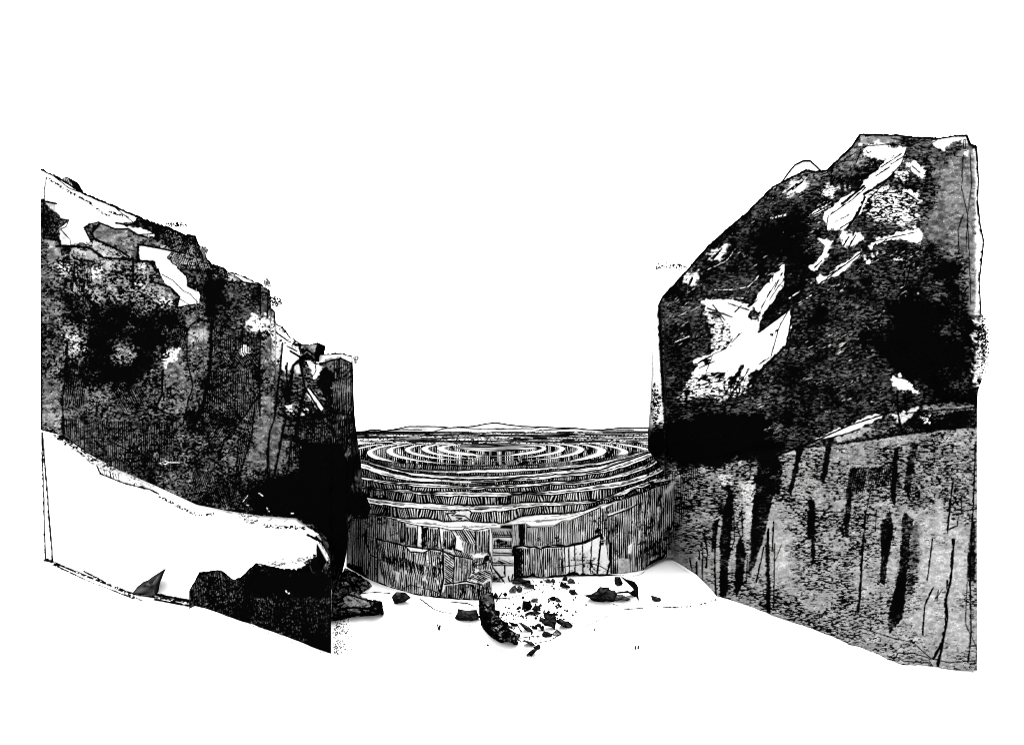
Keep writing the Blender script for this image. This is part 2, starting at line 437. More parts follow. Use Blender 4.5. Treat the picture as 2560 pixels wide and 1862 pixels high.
    k.area(cL1([(280, 700), (330, 710), (390, 860), (300, 860)]), D=0.0, W=0.45, soft=6)
    k.area(cL1([(1050, 640), (1100, 580), (1250, 630), (1450, 700), (1590, 765), (1720, 775), (1710, 880), (1800, 870), (1790, 980), (1740, 1040), (1690, 1010), (1430, 930), (1300, 910), (1380, 860), (1300, 780), (1180, 720)]), D=0.62, W=0.3, soft=1.5, rough=3)
    k.area(cL1([(1740, 900), (1830, 880), (1830, 1000), (1750, 960)]), D=0.0, W=0.3, soft=3)
    k.area(cL1([(1380, 1020), (1500, 955), (1740, 1035), (1970, 1100), (2090, 1170), (2250, 1240), (2200, 1290), (1900, 1210), (1750, 1110), (1530, 1110), (1450, 1060)]), D=0.5, W=0.4, soft=1.5, rough=3)
    k.area(cL2([(390, 180), (640, 285), (560, 290), (430, 260), (350, 200)]), D=0.05, W=WHITE, soft=1.5, rough=4)
    k.area(cL1([(1100, 880), (1430, 940), (1380, 1020), (1510, 1110), (1600, 1200), (1610, 1300), (1700, 1340), (1735, 1390), (1720, 1475), (1500, 1520), (1520, 1410), (1420, 1310), (1340, 1230), (1300, 1130), (1260, 1040), (1110, 1030)]), D=0.012, W=WHITE, soft=1, rough=3)
    # hatched strata
    k.hatch(cL1([(110, 420), (300, 600), (275, 765), (105, 775)]), 78, 4.0, 0.6, brk=0.1)
    k.hatch(cL1([(1100, 600), (1450, 700), (1700, 780), (1740, 1030), (1430, 930), (1300, 780)]), 72, 4.0, 0.7, brk=0.1)
    k.hatch(cL1([(1380, 1020), (1500, 960), (1740, 1040), (1970, 1110), (2090, 1200), (1900, 1210), (1530, 1110)]), 72, 4.4, 0.6, brk=0.1)
    k.hatch(cL1([(430, 1030), (640, 1040), (560, 1500), (330, 1500)]), 88, 4.5, 0.5, brk=0.4)
    k.hatch(cL3([(1400, 0), (1560, 0), (1600, 200), (1590, 380), (1460, 340), (1400, 180)]), 76, 4.6, 0.5, brk=0.1)
    k.hatch(cL3([(340, 500), (560, 560), (540, 1000), (330, 960)]), 96, 5, 0.55, brk=0.25)
    k.hatch(cL3([(320, 1100), (1500, 1150), (1500, 1640), (900, 1640), (340, 1270)]), 90, 4.6, 0.5, brk=0.2)
    k.hatch(cL3([(800, 760), (1160, 760), (1160, 1000), (920, 1030)]), 62, 5, 0.5, brk=0.2)
    k.hatch(cL2([(120, 740), (610, 780), (610, 1000), (110, 980)]), 90, 5, 0.5, brk=0.2)
    k.hatch(cL2([(170, 990), (610, 1000), (610, 1170), (280, 1170)]), 55, 5, 0.5, brk=0.15)
    k.hatch(cL2([(100, 1180), (610, 1180), (610, 1650), (30, 1650)]), 90, 5, 0.5, brk=0.15)
    k.hatch(cL4([(160, 200), (480, 200), (540, 260), (200, 560), (60, 420)]), 126, 5, 0.5, brk=0.15)
    k.hatch(cL4([(480, 480), (620, 200), (600, 560), (490, 870), (450, 860)]), 100, 4.4, 0.5, brk=0.1)
    k.hatch(cL4([(0, 780), (500, 900), (660, 1240), (0, 1130)]), 72, 4.6, 0.55, brk=0.15)
    k.hatch(cL4([(1080, 280), (1680, 280), (1700, 560), (1300, 560), (1000, 800), (1000, 520)]), 92, 5, 0.5, brk=0.2)
    k.hatch(cL2([(1380, 1080), (1570, 1110), (1590, 1650), (1330, 1650)]), 91, 5.4, 0.45, brk=0.12)
    k.hatch(cL4([(1400, 0), (1670, 0), (1690, 560), (1380, 560)]), 88, 5.4, 0.55, brk=0.15)
    k.clear(cL1([(1110, 890), (1420, 945), (1390, 1020), (1500, 1110), (1590, 1210), (1610, 1300), (1700, 1345), (1715, 1470), (1510, 1515), (1510, 1420), (1300, 1130)]))
    # cracks and edges
    st = k.stroke
    st(cL1([(90, 88), (300, 200), (440, 284), (530, 343), (840, 474), (1100, 590), (1250, 648), (1590, 778), (1690, 788), (1695, 880)]), 6.5)
    st(cL1([(200, 150), (380, 290), (530, 345)]), 2.5)
    st(cL1([(1590, 790), (1640, 870)]), 3); st(cL1([(1700, 885), (1770, 882), (1745, 960), (1755, 1030)]), 3.5); st(cL1([(1710, 900), (1740, 1020)]), 3)
    st(cL1([(150, 180), (400, 340), (570, 420), (740, 560), (800, 575)]), 5, dash=0.45); st(cL1([(790, 530), (1010, 600)]), 5, dash=0.45)
    st(cL1([(150, 180), (130, 300), (125, 420)]), 2.2)
    st(cL1([(840, 480), (1040, 640)]), 2.2)
    st(cL1([(865, 652), (1000, 670), (1080, 650)]), 4); st(cL1([(120, 410), (120, 770), (230, 775), (280, 760)]), 4.5)
    st(cL1([(150, 430), (250, 450)]), 5); st(cL1([(110, 800), (290, 830), (290, 890)]), 5); st(cL1([(300, 620), (380, 622), (350, 690), (300, 710)]), 2.5)
    st(cL1([(300, 720), (390, 820), (405, 880)]), 2.2)
    st(cL1([(250, 890), (430, 885), (600, 910), (740, 1010), (1000, 1025), (1110, 1040), (1260, 1050)]), 5)
    st(cL1([(430, 870), (600, 845)]), 3, dash=0.4)
    st(cL1([(670, 645), (590, 660), (540, 700), (590, 800), (620, 850)]), 3.6); st(cL1([(700, 650), (640, 700), (620, 760), (640, 810), (900, 930), (1000, 1000)]), 4.6)
    st(cL1([(680, 640), (860, 715), (990, 712), (1080, 770), (1190, 800)]), 4); st(cL1([(1090, 770), (1260, 760)]), 2.4)
    st(cL1([(700, 660), (630, 740)]), 4); st(cL1([(1100, 875), (1080, 990), (1110, 1030)]), 4.5); st(cL1([(1090, 870), (1300, 910), (1550, 960)]), 4)
    st(cL1([(1340, 1180), (1450, 1240), (1560, 1350), (1630, 1380), (1710, 1470)]), 2.2); st(cL1([(1520, 1430), (1620, 1490)]), 2.2)
    st(cL1([(1220, 1250), (1420, 1310), (1520, 1410), (1490, 1520)]), 5); st(cL1([(1500, 1515), (1720, 1485)]), 3.5)
    st(cL1([(1500, 1110), (1600, 1200), (1610, 1300), (1700, 1350)]), 4); st(cL1([(1300, 1120), (1330, 1210), (1220, 1220), (1310, 1140)]), 3)
    st(cL1([(440, 1020), (640, 1050)]), 4); st(cL1([(440, 1040), (430, 1250)]), 4); st(cL1([(1040, 1020), (1040, 1300)]), 6, rough=1)
    st(cL2([(0, 60), (240, 115), (290, 165), (380, 185), (620, 290), (725, 350)]), 4); st(cL2([(0, 260), (440, 270), (620, 300)]), 4)
    st(cL2([(0, 150), (200, 190), (300, 230)]), 3.5); st(cL2([(350, 200), (440, 260)]), 3)
    st(cL2([(625, 290), (625, 600)]), 3.2); st(cL2([(703, 345), (697, 610)]), 3.2); st(cL2([(715, 525), (772, 580), (772, 690)]), 3.5)
    st(cL2([(640, 380), (690, 380), (680, 410)]), 3)
    st(cL2([(620, 880), (615, 1240), (620, 1650)]), 4); st(cL2([(860, 735), (925, 835), (1035, 898)]), 3.5, dash=0.3)
    st(cL2([(800, 800), (900, 870)]), 3); st(cL2([(900, 930), (1000, 980)]), 3); st(cL2([(930, 980), (1030, 1040)]), 4); st(cL2([(960, 905), (1035, 915)]), 4)
    st(cL2([(850, 900), (830, 1150), (800, 1400), (775, 1650)]), 4.4)
    st(cL2([(900, 1100), (890, 1180), (910, 1500)]), 5, rough=1); st(cL2([(1030, 1070), (960, 1130), (940, 1300), (915, 1500)]), 6); st(cL2([(840, 1320), (900, 1500)]), 6); st(cL2([(930, 1230), (890, 1500)]), 4)
    st(cL2([(1030, 1070), (1080, 1350), (1200, 1540), (1240, 1600)]), 4.6); st(cL2([(1080, 1380), (1020, 1650)]), 6); st(cL2([(1140, 1370), (1270, 1550)]), 4)
    st(cL2([(1190, 1020), (1190, 1110)]), 3); st(cL2([(1200, 1015), (1460, 1004), (1575, 1035)]), 4.5); st(cL2([(1240, 1112), (1450, 1055), (1570, 1105)]), 3.6)
    st(cL2([(1575, 1035), (1565, 1110), (1580, 1400), (1585, 1650)]), 4.5); st(cL2([(1440, 1060), (1410, 1290)]), 3); st(cL2([(1190, 1110), (1200, 1180), (1170, 1230)]), 2)
    st(cL3([(1600, 200), (1595, 480), (1660, 760), (1600, 950), (1560, 1150)]), 3.6); st(cL3([(1855, 100), (1830, 600), (1760, 1000), (1640, 1250)]), 7)
    st(cL3([(365, 300), (340, 700), (310, 900), (325, 1250)]), 6, rough=1); st(cL3([(1350, 600), (1340, 850), (1280, 980)]), 5); st(cL3([(800, 1020), (1000, 1060), (1250, 980), (1480, 1080)]), 3)
    st(cL3([(800, 1330), (1050, 1450), (1230, 1480)]), 3); st(cL3([(1580, 200), (1640, 130), (1740, 80), (1850, 100)]), 4.5, rough=1)
    st(cL4([(130, 0), (90, 220), (0, 370)]), 5.5); st(cL4([(680, 40), (540, 250), (330, 500), (270, 700)]), 4.4); st(cL4([(645, 160), (620, 430), (490, 860)]), 3.6)
    st(cL4([(480, 480), (455, 860)]), 3); st(cL4([(700, 0), (695, 160)]), 3)
    st(cL4([(875, 0), (860, 240), (800, 420), (775, 620), (780, 920)]), 4.4); st(cL4([(800, 400), (790, 700), (800, 860)]), 3.5); st(cL4([(970, 260), (930, 440), (880, 700), (850, 860)]), 5.4, rough=1)
    st(cL4([(1150, 0), (1100, 240), (1065, 430)]), 7, rough=1); st(cL4([(1030, 500), (985, 800)]), 3.4); st(cL4([(1230, 180), (1150, 300), (1090, 430)]), 3)
    st(cL4([(0, 1130), (300, 1215), (640, 1265), (1000, 1310)]), 5, rough=1)
    st(cL3([(95, 0), (95, 1220)]), 3.0); st(cL3([(95, 1215), (340, 1285), (600, 1470), (900, 1635)]), 3.6)
    st([(831, 1372), (864, 1390), (832, 1486)], 3); st(cL3([(98, 0), (98, 1210)]), 4); st([(866, 1380), (856, 1432), (833, 1490)], 4)
    # pale nicks
    st(cL3([(1310, 1555), (1380, 1570), (1410, 1550), (1520, 1550)]), 3, pale=True); st(cL3([(1320, 1555), (1370, 1535), (1410, 1545)]), 2.4, pale=True)
    st(cL4([(525, 1130), (575, 1060)]), 2.4, pale=True); st(cL4([(1030, 1250), (1045, 1250)]), 4, pale=True); st(cL4([(560, 1160), (580, 1165)]), 3.4, pale=True)
    st(cL4([(770, 1190), (795, 1230)]), 3, pale=True); st(cL4([(690, 1040), (730, 1070)]), 3, pale=True)
    return k

lc = empty('rock_cliff', (-90, 330, 0), 'dark stepped cliff sloping down from a snow capped peak to the pale terraces', 'cliff', 'cliffs framing the terraces')
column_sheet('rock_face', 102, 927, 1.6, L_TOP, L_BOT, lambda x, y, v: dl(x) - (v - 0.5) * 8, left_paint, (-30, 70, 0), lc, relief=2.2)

def box_rock(name, pts, d, thick, parent, tone_in=0.12, lines=(), W=None, hatch=None):
    """A block with a traced outline, its own distance and thickness."""
    def paint(PX, PY):
        k = Ink(PX, PY, 0.3, W or tone_in, grain=(5, 4), seed=9)
        if hatch: k.hatch([(p[0], p[1]) for p in pts], hatch[0], hatch[1], hatch[2], brk=0.1)
        k.stroke(list(pts) + [pts[0]], 5)
        for l, w in lines: k.stroke(l, w)
        return k
    return poly_sheet(name, pts, 1.2, lambda x, y, e: d - np.minimum(e, 4) * 0.25, paint, (0.0, thick, 0), parent)

box_rock('summit_block', cL2([(1030, 905), (1130, 912), (1220, 885), (1185, 1085), (1140, 1060), (1070, 1035), (1020, 1060)]), 290, 12, lc, 0.16,
         [(cL2([(1040, 915), (1215, 900)]), 5), (cL2([(1050, 1000), (1100, 965), (1150, 1000)]), 6), (cL2([(1040, 1040), (1100, 1010), (1170, 1070)]), 8)])
box_rock('crest_boulder', cL1([(295, 196), (350, 172), (380, 180), (445, 285), (400, 270)]), 371, 8, lc, 0.5, hatch=(66, 3.6, 0.5))

# ------------------------------------------------------------------ snow slope and rock spur under the left cliff
_sp = curve(cB([(908, 1160), (965, 1055), (1080, 1040), (1150, 1095), (1190, 1085), (1270, 1010), (1400, 1040), (1550, 1055), (1640, 1040), (1672, 985), (1692, 990)]))
def spur_top(x): return _sp(x) + (fbm(np.asarray(x) / 6.0, np.asarray(x) * 0 + 1, 4, 3) - 0.5) * 5
base_pts = [(103, 1400), (128, 1412), (219, 1452), (333, 1497), (470, 1522)] + cB([(940, 1240), (1000, 1255), (1130, 1300), (1250, 1340), (1500, 1430), (1600, 1470), (1692, 1504)])
BASE = curve(base_pts)
SPUR_X0, SPUR_X1 = 473.0, 828.5
def snow_bot(x):
    return np.where(x < 484, BASE(x), np.interp(x, [484, 490], [1520, 1440]) * 0 + np.minimum(spur_top(x) + 3, BASE(x)))
def slope_paint(PX, PY):
    k = Ink(PX, PY, 0.0, WHITE, grain=(4, 3), seed=4); k.gain = 1.38
    k.area(cB([(150, 295), (210, 295), (440, 440), (720, 575), (690, 610), (420, 500), (190, 330)]), D=0.45, W=0.5, soft=3, rough=8)
    k.area(cB([(1080, 700), (1500, 745), (1500, 800), (1200, 780)]), D=0.22, soft=6, rough=14)
    k.hatch(cB([(420, 480), (520, 520), (530, 555), (420, 515)]), 80, 5, 0.5)
    st = k.stroke
    st(cB([(95, 290), (110, 700), (118, 985)]), 3.9); st(cB([(100, 290), (130, 650), (157, 995)]), 4.5); st(cB([(112, 990), (157, 1000)]), 4.5)
    st(cB([(120, 985), (350, 1080), (600, 1175), (930, 1225)]), 5.1, dash=0.2); st(cB([(160, 1012), (350, 1105), (600, 1200)]), 4.2, dash=0.2)
    st(cB([(330, 1050), (450, 1115), (650, 1215)]), 4.5, dash=0.25); st(cB([(730, 1180), (930, 1215)]), 6.0); st(cB([(720, 1205), (940, 1245)]), 5.1)
    st(cB([(400, 470), (420, 515), (560, 570), (690, 600), (740, 625)]), 3.9)
    st(cB([(745, 640), (870, 705), (960, 745), (1040, 735)]), 6.0, dash=0.42); st(cB([(1320, 800), (1540, 815)]), 7.5, dash=0.42); st(cB([(1560, 850), (1640, 890), (1668, 940)]), 6.0)
    st(cB([(1560, 800), (1640, 850), (1600, 870)]), 6.0, dash=0.3)
    k.area(cB([(1500, 1040), (1600, 965), (1650, 975), (1640, 1040)]), D=0.85, W=0.3, soft=5, rough=8)
    k.area(cB([(1280, 1015), (1400, 990), (1560, 965), (1560, 1000), (1400, 1035)]), D=0.35, W=0.45, soft=6, rough=8)
    k.area(cB([(1620, 900), (1668, 920), (1668, 1000), (1640, 990)]), D=0.4, soft=3, rough=8)
    st(cB([(1280, 1012), (1400, 1045), (1550, 1060), (1640, 1040), (1670, 980)]), 6.0)
    return k
def slope_depth(x, y, v):
    lo = gdepth(BASE(x)) + np.where(x > 484, 4.2, 0.0)
    hi = np.maximum(dl(x) + 1.5, lo + 10)
    return lo + (hi - lo) * (1 - v) ** 0.8
ss = column_sheet('snow_slope', 103, 828, 2.0, lambda x: L_BOT(x) - 3, snow_bot, slope_depth, slope_paint, (-25, 60, -4), relief=0.5, groove=0.0, mat=M_PALE)
tag(ss, kind='structure')

def spur_paint(PX, PY):
    k = Ink(PX, PY, 0.76, GREY, grain=(4.4, 4.4), seed=6, mod=0.5)
    k.area(cB([(910, 1100), (1100, 1060), (1250, 1200), (1100, 1300), (940, 1240)]), D=0.62, soft=10)
    k.area(cB([(1180, 1090), (1400, 1050), (1660, 1060), (1660, 1200), (1300, 1180)]), D=0.97, soft=14)
    k.hatch(cB([(920, 1050), (1300, 1050), (1690, 1060), (1690, 1500), (940, 1240)]), 84, 5.2, 0.55, brk=0.2)
    k.hatch(cB([(1100, 1200), (1680, 1250), (1680, 1480), (1150, 1300)]), 62, 5, 0.45, brk=0.4)
    k.stroke(cB([(910, 1155), (965, 1058), (1085, 1042), (1150, 1095), (1190, 1087), (1270, 1012), (1400, 1042), (1550, 1057), (1640, 1040)]), 4.5)
    k.stroke(cB([(910, 1155), (940, 1240)]), 4); k.stroke(cB([(1690, 1000), (1684, 1500)]), 7)
    k.area(cB([(1560, 1400), (1690, 1400), (1690, 1510), (1560, 1470)]), D=1.0, soft=8)
    k.stroke(cB([(1440, 1155), (1448, 1180), (1460, 1170)]), 4.4, pale=True)
    return k
sp = empty('rock_spur', (-95, 235, 0), 'low black rock spur with notched top at the edge of the snow slope', 'rock')
column_sheet('rock_face', SPUR_X0, SPUR_X1, 1.8, spur_top, lambda x: BASE(x) + 1.5, lambda x, y, v: gdepth(BASE(x)) - 0.5 + 4 * (1 - v), spur_paint, (-14, 30, -14), sp, relief=0.8, rscale=30, groove=0.3)

# ------------------------------------------------------------------ right cliff
r_top_pts = [(1620, 1076), (1626, 1000), (1632, 830), (1641, 772)] + cD([(115, 1070), (130, 1040), (260, 900), (400, 740), (510, 640), (620, 550), (780, 390), (900, 330), (980, 290), (1020, 300), (1095, 295), (1240, 160), (1295, 80), (1500, 85), (1650, 100), (1760, 105), (1850, 90), (1925, 88), (1945, 140), (1975, 155)])
r_bot_pts = [(1620, 1125), (1650, 1165), (1662, 1180), (1664, 1390)] + cE([(150, 970), (200, 1010), (310, 1080), (420, 1195), (550, 1230), (720, 1290), (860, 1340), (1100, 1430), (1170, 1460), (1310, 1510), (1400, 1570), (1600, 1590), (1856, 1600)])
_rt, _rb = curve(r_top_pts), curve(r_bot_pts)
def R_BOT(x): return _rb(x) + (fbm(x / 9.0, x * 0 + 2, 5, 3) - 0.6) * 9 * sstep(1800, 1860, x)
def R_TOP(x): return _rt(x) + (fbm(x / 6.0, x * 0 + 8, 3, 3) - 0.5) * 4.5 * sstep(1650, 1670, x)
ledge_hi = curve(cE([(0, 560), (600, 420), (860, 380), (960, 330), (1150, 250), (1400, 170), (1560, 130), (1860, 150)]))
def dr(px): return np.interp(px, [1620, 1668, 1741, 1791, 1850, 1927, 2100, 2236, 2444], [392, 376, 330, 288, 276, 258, 228, 206, 197])
right_edge = curve([(y, x) for x, y in cG([(575, 155), (585, 350), (581, 480), (596, 620), (617, 715), (602, 850), (590, 950), (600, 1140), (625, 1250), (625, 1400), (605, 1520), (578, 1600)])] + [(1020, 2443), (1700, 2443)])
def r_xoff(PX, PY): return (right_edge(PY) - 2438) * np.clip((PX - 2400) / 38.0, 0, 1) ** 1.5

def right_paint(PX, PY):
    k = Ink(PX, PY, 0.74, DGREY, grain=(6.4, 2.5), seed=2, mod=0.8)
    A = k.area
    # upper face
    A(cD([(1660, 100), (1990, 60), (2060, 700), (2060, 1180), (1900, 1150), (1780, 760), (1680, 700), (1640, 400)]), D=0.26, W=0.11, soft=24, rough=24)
    A(cD([(1640, 130), (1860, 150), (1800, 400), (1680, 560)]), D=0.6, W=0.08, soft=20, rough=16)
    A(cD([(1740, 250), (1960, 250), (1970, 720), (1860, 700), (1760, 560)]), D=0.08, W=0.13, soft=20, rough=20)
    A(cD([(1700, 780), (1880, 820), (1900, 1100), (1750, 1000)]), D=0.8, soft=24, rough=24)
    A(cD([(1150, 200), (1290, 120), (1330, 260), (1250, 330), (1120, 330)]), D=0.3, W=0.15, soft=10, rough=10)
    A(cD([(1300, 90), (1560, 90), (1500, 140), (1290, 150)]), D=0.2, W=0.2, soft=6, rough=6)
    A(cD([(980, 300), (1120, 300), (1100, 400), (980, 380)]), D=0.6, W=0.12, soft=10)
    A(cD([(590, 560), (900, 520), (1050, 640), (1060, 900), (900, 960), (850, 800), (600, 740)]), D=0.88, soft=24, rough=20)
    A(cD([(120, 1080), (420, 1100), (440, 1350), (140, 1600)]), D=0.68, soft=20)
    A(cD([(900, 1000), (1450, 900), (1500, 1650), (700, 1650), (860, 1350)]), D=0.72, soft=30)
    A(cD([(1480, 900), (1640, 780), (1700, 1050), (1500, 1100)]), D=0.78, soft=20)
    # lower face
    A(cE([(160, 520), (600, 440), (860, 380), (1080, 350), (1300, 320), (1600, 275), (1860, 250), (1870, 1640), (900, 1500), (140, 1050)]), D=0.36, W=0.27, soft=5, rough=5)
    A(cE([(160, 480), (700, 430), (820, 640), (600, 700), (240, 760)]), D=0.58, W=0.24, soft=20, rough=18)
    A(cE([(160, 760), (400, 760), (420, 1000), (160, 960)]), D=0.4, W=0.22, soft=18)
    A(cE([(960, 360), (1560, 300), (1840, 290), (1840, 640), (1500, 700), (1400, 640), (1250, 640), (860, 500)]), D=0.5, W=0.24, soft=20, rough=14)
    A(cE([(880, 700), (1250, 760), (1200, 1000), (860, 960)]), D=0.5, W=0.26, soft=24, rough=18)
    A(cE([(1500, 780), (1800, 760), (1820, 1560), (1500, 1560), (1480, 1200)]), D=0.14, W=0.34, soft=24, rough=18)
    A(cE([(550, 1140), (900, 1180), (1150, 1330), (1150, 1440), (640, 1260)]), D=0.48, W=0.26, soft=16)
    A(cE([(1480, 780), (1540, 770), (1520, 1100), (1470, 1200)]), D=0.55, W=0.1, soft=14)
    A(cE([(1200, 1360), (1860, 1420), (1870, 1650), (1330, 1560)]), D=0.26, W=0.3, soft=20)
    A(cE([(560, 560), (620, 540), (630, 680), (560, 700)]), D=0.35, W=0.5, soft=6, rough=12)
    A(cE([(570, 690), (630, 690), (600, 880), (565, 850)]), D=0.12, W=0.4, soft=5)
    A(cE([(430, 520), (510, 520), (500, 570), (440, 580)]), D=0.3, W=0.5, soft=5, rough=10)
    A(cE([(740, 870), (830, 860), (800, 1050), (740, 1030)]), D=0.15, W=0.4, soft=16)
    # ledge
    A(cE([(860, 385), (960, 335), (1150, 255), (1400, 175), (1560, 130), (1860, 150), (1860, 255), (1600, 280), (1300, 322), (1080, 352)]), D=0.8, W=0.12, soft=3)
    A(cE([(970, 325), (1060, 280), (1150, 245), (1290, 185), (1340, 190), (1250, 240), (1130, 295), (1030, 320)]), D=0.05, W=WHITE, soft=2, rough=5)
    A(cE([(1080, 320), (1250, 250), (1300, 270), (1200, 315), (1090, 340)]), D=0.25, W=0.35, soft=4)
    A(cE([(1390, 190), (1530, 150), (1500, 200), (1430, 240)]), D=0.15, W=0.5, soft=4)
    A(cE([(1540, 140), (1840, 130), (1840, 160), (1600, 190)]), D=0.3, W=0.16, soft=5)
    A(cE([(1540, 200), (1600, 190), (1600, 240), (1560, 240)]), D=0.35, W=WHITE, soft=3, rough=8)
    # black masses
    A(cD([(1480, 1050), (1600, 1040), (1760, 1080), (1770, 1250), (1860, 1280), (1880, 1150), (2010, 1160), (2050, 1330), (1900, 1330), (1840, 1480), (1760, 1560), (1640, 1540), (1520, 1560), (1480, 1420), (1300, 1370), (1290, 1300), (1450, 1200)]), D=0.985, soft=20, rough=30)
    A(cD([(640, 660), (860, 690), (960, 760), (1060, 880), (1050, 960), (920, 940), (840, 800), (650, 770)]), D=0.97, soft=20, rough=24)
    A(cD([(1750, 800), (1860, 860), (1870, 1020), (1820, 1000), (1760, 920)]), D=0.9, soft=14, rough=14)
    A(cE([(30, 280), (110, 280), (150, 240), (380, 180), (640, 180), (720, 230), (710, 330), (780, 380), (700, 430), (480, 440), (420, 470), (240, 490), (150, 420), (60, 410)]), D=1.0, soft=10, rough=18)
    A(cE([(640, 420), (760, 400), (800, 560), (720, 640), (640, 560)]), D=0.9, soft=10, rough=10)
    # snow left on the rock
    W = lambda p, D=0.02, r=4, s=1.5: A(cD(p), D=D, W=WHITE, soft=s * 1.5, rough=r * 1.4)
    W([(470, 1050), (590, 1070), (650, 1100), (700, 1020), (760, 960), (850, 840), (855, 960), (800, 1040), (720, 1150), (690, 1250), (890, 1110), (880, 1240), (850, 1340), (760, 1420), (720, 1460), (640, 1500), (640, 1560), (600, 1600), (540, 1610), (500, 1600), (480, 1540), (500, 1490), (400, 1490), (300, 1530), (340, 1450), (320, 1420), (420, 1370), (500, 1330), (545, 1290), (530, 1230), (490, 1200), (470, 1150), (400, 1120), (370, 1070)], 0.015, 5)
    W([(400, 1150), (500, 1200), (545, 1280), (500, 1350), (420, 1350), (440, 1250)], 0.5, 14, 8)
    W([(300, 1520), (520, 1500), (640, 1520), (620, 1620), (260, 1640)], 0.55, 12, 6)
    A(cD([(705, 1245), (735, 1150), (860, 990), (885, 1100), (780, 1180)]), D=0.8, W=DGREY, soft=2)
    A(cD([(640, 1140), (670, 1110), (710, 1140), (690, 1180), (650, 1170)]), D=0.75, W=0.3, soft=2)
    A(cD([(365, 1420), (400, 1400), (430, 1400), (415, 1435), (380, 1440)]), D=0.9, soft=2)
    A(cD([(775, 1260), (800, 1225), (815, 1230), (770, 1300)]), D=0.95, soft=2)
    A(cD([(590, 1450), (625, 1440), (550, 1560), (500, 1610), (520, 1560)]), D=0.9, soft=3)
    W([(1100, 540), (1180, 470), (1290, 400), (1390, 290), (1450, 240), (1560, 170), (1560, 230), (1500, 320), (1400, 390), (1340, 470), (1290, 560), (1240, 620), (1180, 640), (1110, 640), (1080, 580)], 0.03, 4)
    W([(1290, 150), (1400, 130), (1570, 170), (1550, 225), (1450, 250), (1340, 200)], 0.1, 8, 4)
    W([(1570, 250), (1620, 240), (1690, 300), (1660, 335), (1590, 320)], 0.1, 9, 3)
    W([(1550, 400), (1600, 420), (1660, 450), (1655, 495), (1590, 480)], 0.12, 9, 3)
    W([(1480, 320), (1580, 290), (1580, 350), (1510, 370)], 0.35, 10, 4)
    W([(1380, 400), (1540, 400), (1640, 530), (1640, 580), (1560, 620), (1400, 600), (1330, 540)], 0.52, 10, 8)
    W([(1340, 745), (1400, 700), (1500, 670), (1640, 635), (1665, 680), (1640, 725), (1500, 712), (1420, 712), (1360, 755)], 0.08, 6, 2)
    W([(1050, 700), (1130, 725), (1110, 790), (1080, 850), (1020, 885), (1000, 870), (1070, 800), (1085, 740)], 0.05, 6, 2)
    W([(1060, 900), (1090, 920), (1200, 845), (1310, 765), (1260, 840), (1130, 930), (1050, 968), (1045, 930)], 0.05, 4, 1.5)
    W([(1190, 680), (1300, 665), (1315, 700), (1240, 755), (1190, 720)], 0.2, 8, 3)
    W([(1330, 820), (1390, 780), (1415, 750), (1400, 800), (1340, 850)], 0.3, 8, 3)
    W([(1500, 815), (1545, 815), (1545, 828), (1500, 828)], 0.05, 3)
    W([(850, 390), (980, 340), (985, 400), (890, 440)], 0.3, 12, 8)
    W([(1050, 420), (1150, 390), (1220, 400), (1140, 440), (1060, 450)], 0.5, 12, 6)
    W([(400, 790), (510, 735), (480, 810), (420, 835)], 0.25, 10, 6)
    W([(270, 920), (340, 905), (335, 960), (280, 985)], 0.2, 10, 5)
    W([(1485, 1530), (1530, 1505), (1570, 1545), (1620, 1565), (1640, 1615), (1580, 1600), (1510, 1595)], 0.06, 9, 2)
    W([(1750, 90), (1920, 80), (1935, 135), (1850, 135), (1800, 165), (1740, 145)], 0.03, 7, 2)
    W([(1895, 190), (1940, 190), (1930, 215), (1900, 210)], 0.1, 4)
    A(cD([(1935, 180), (1985, 180), (1990, 1150), (1940, 1150)]), D=0.14, W=0.16, soft=10, rough=6)
    W([(1968, 60), (2200, 60), (2200, 1120), (1985, 1120), (1978, 700), (1974, 300)], 0.02, 3, 4)
    W([(1985, 1140), (2200, 1140), (2200, 1600), (1975, 1560), (1990, 1350)], 0.42, 14, 7)
    W([(0, 1000), (108, 1085), (120, 1500), (140, 1780), (0, 1780)], 0.05, 2, 1.5)
    W([(20, 1600), (120, 1500), (125, 1800), (20, 1800)], 0.28, 6, 6)
    # pale flecks following the bedding
    a = math.radians(-27)
    u = (k.x * math.cos(a) + k.y * math.sin(a)) / 15; w_ = (-k.x * math.sin(a) + k.y * math.cos(a)) / 2.6
    fn = fbm(u, w_, 6, 2); zone = fbm(k.x / 60, k.y / 40, 3, 2)
    fleck = (k.D < 0.93) * sstep(0.85, 0.91, fn + 0.35 * (zone - 0.5)) * (k.y < ledge_hi(k.x) - 14) * (k.x < 2300)
    k.P = np.maximum(k.P, fleck * 0.45)
    for p, w in (([(880, 1050), (940, 1010)], 3), ([(980, 1050), (1030, 1020)], 3), ([(560, 760), (510, 830), (400, 880)], 2.4), ([(200, 1310), (290, 1275)], 3), ([(700, 920), (640, 980), (560, 1000), (440, 1000)], 2.6),
                 ([(1000, 560), (1100, 500)], 4), ([(1020, 560), (1120, 510)], 3), ([(770, 580), (860, 560)], 5), ([(620, 1050), (520, 1050)], 3)):
        k.stroke(cD(p), w, pale=True, rough=1, dash=0.3)
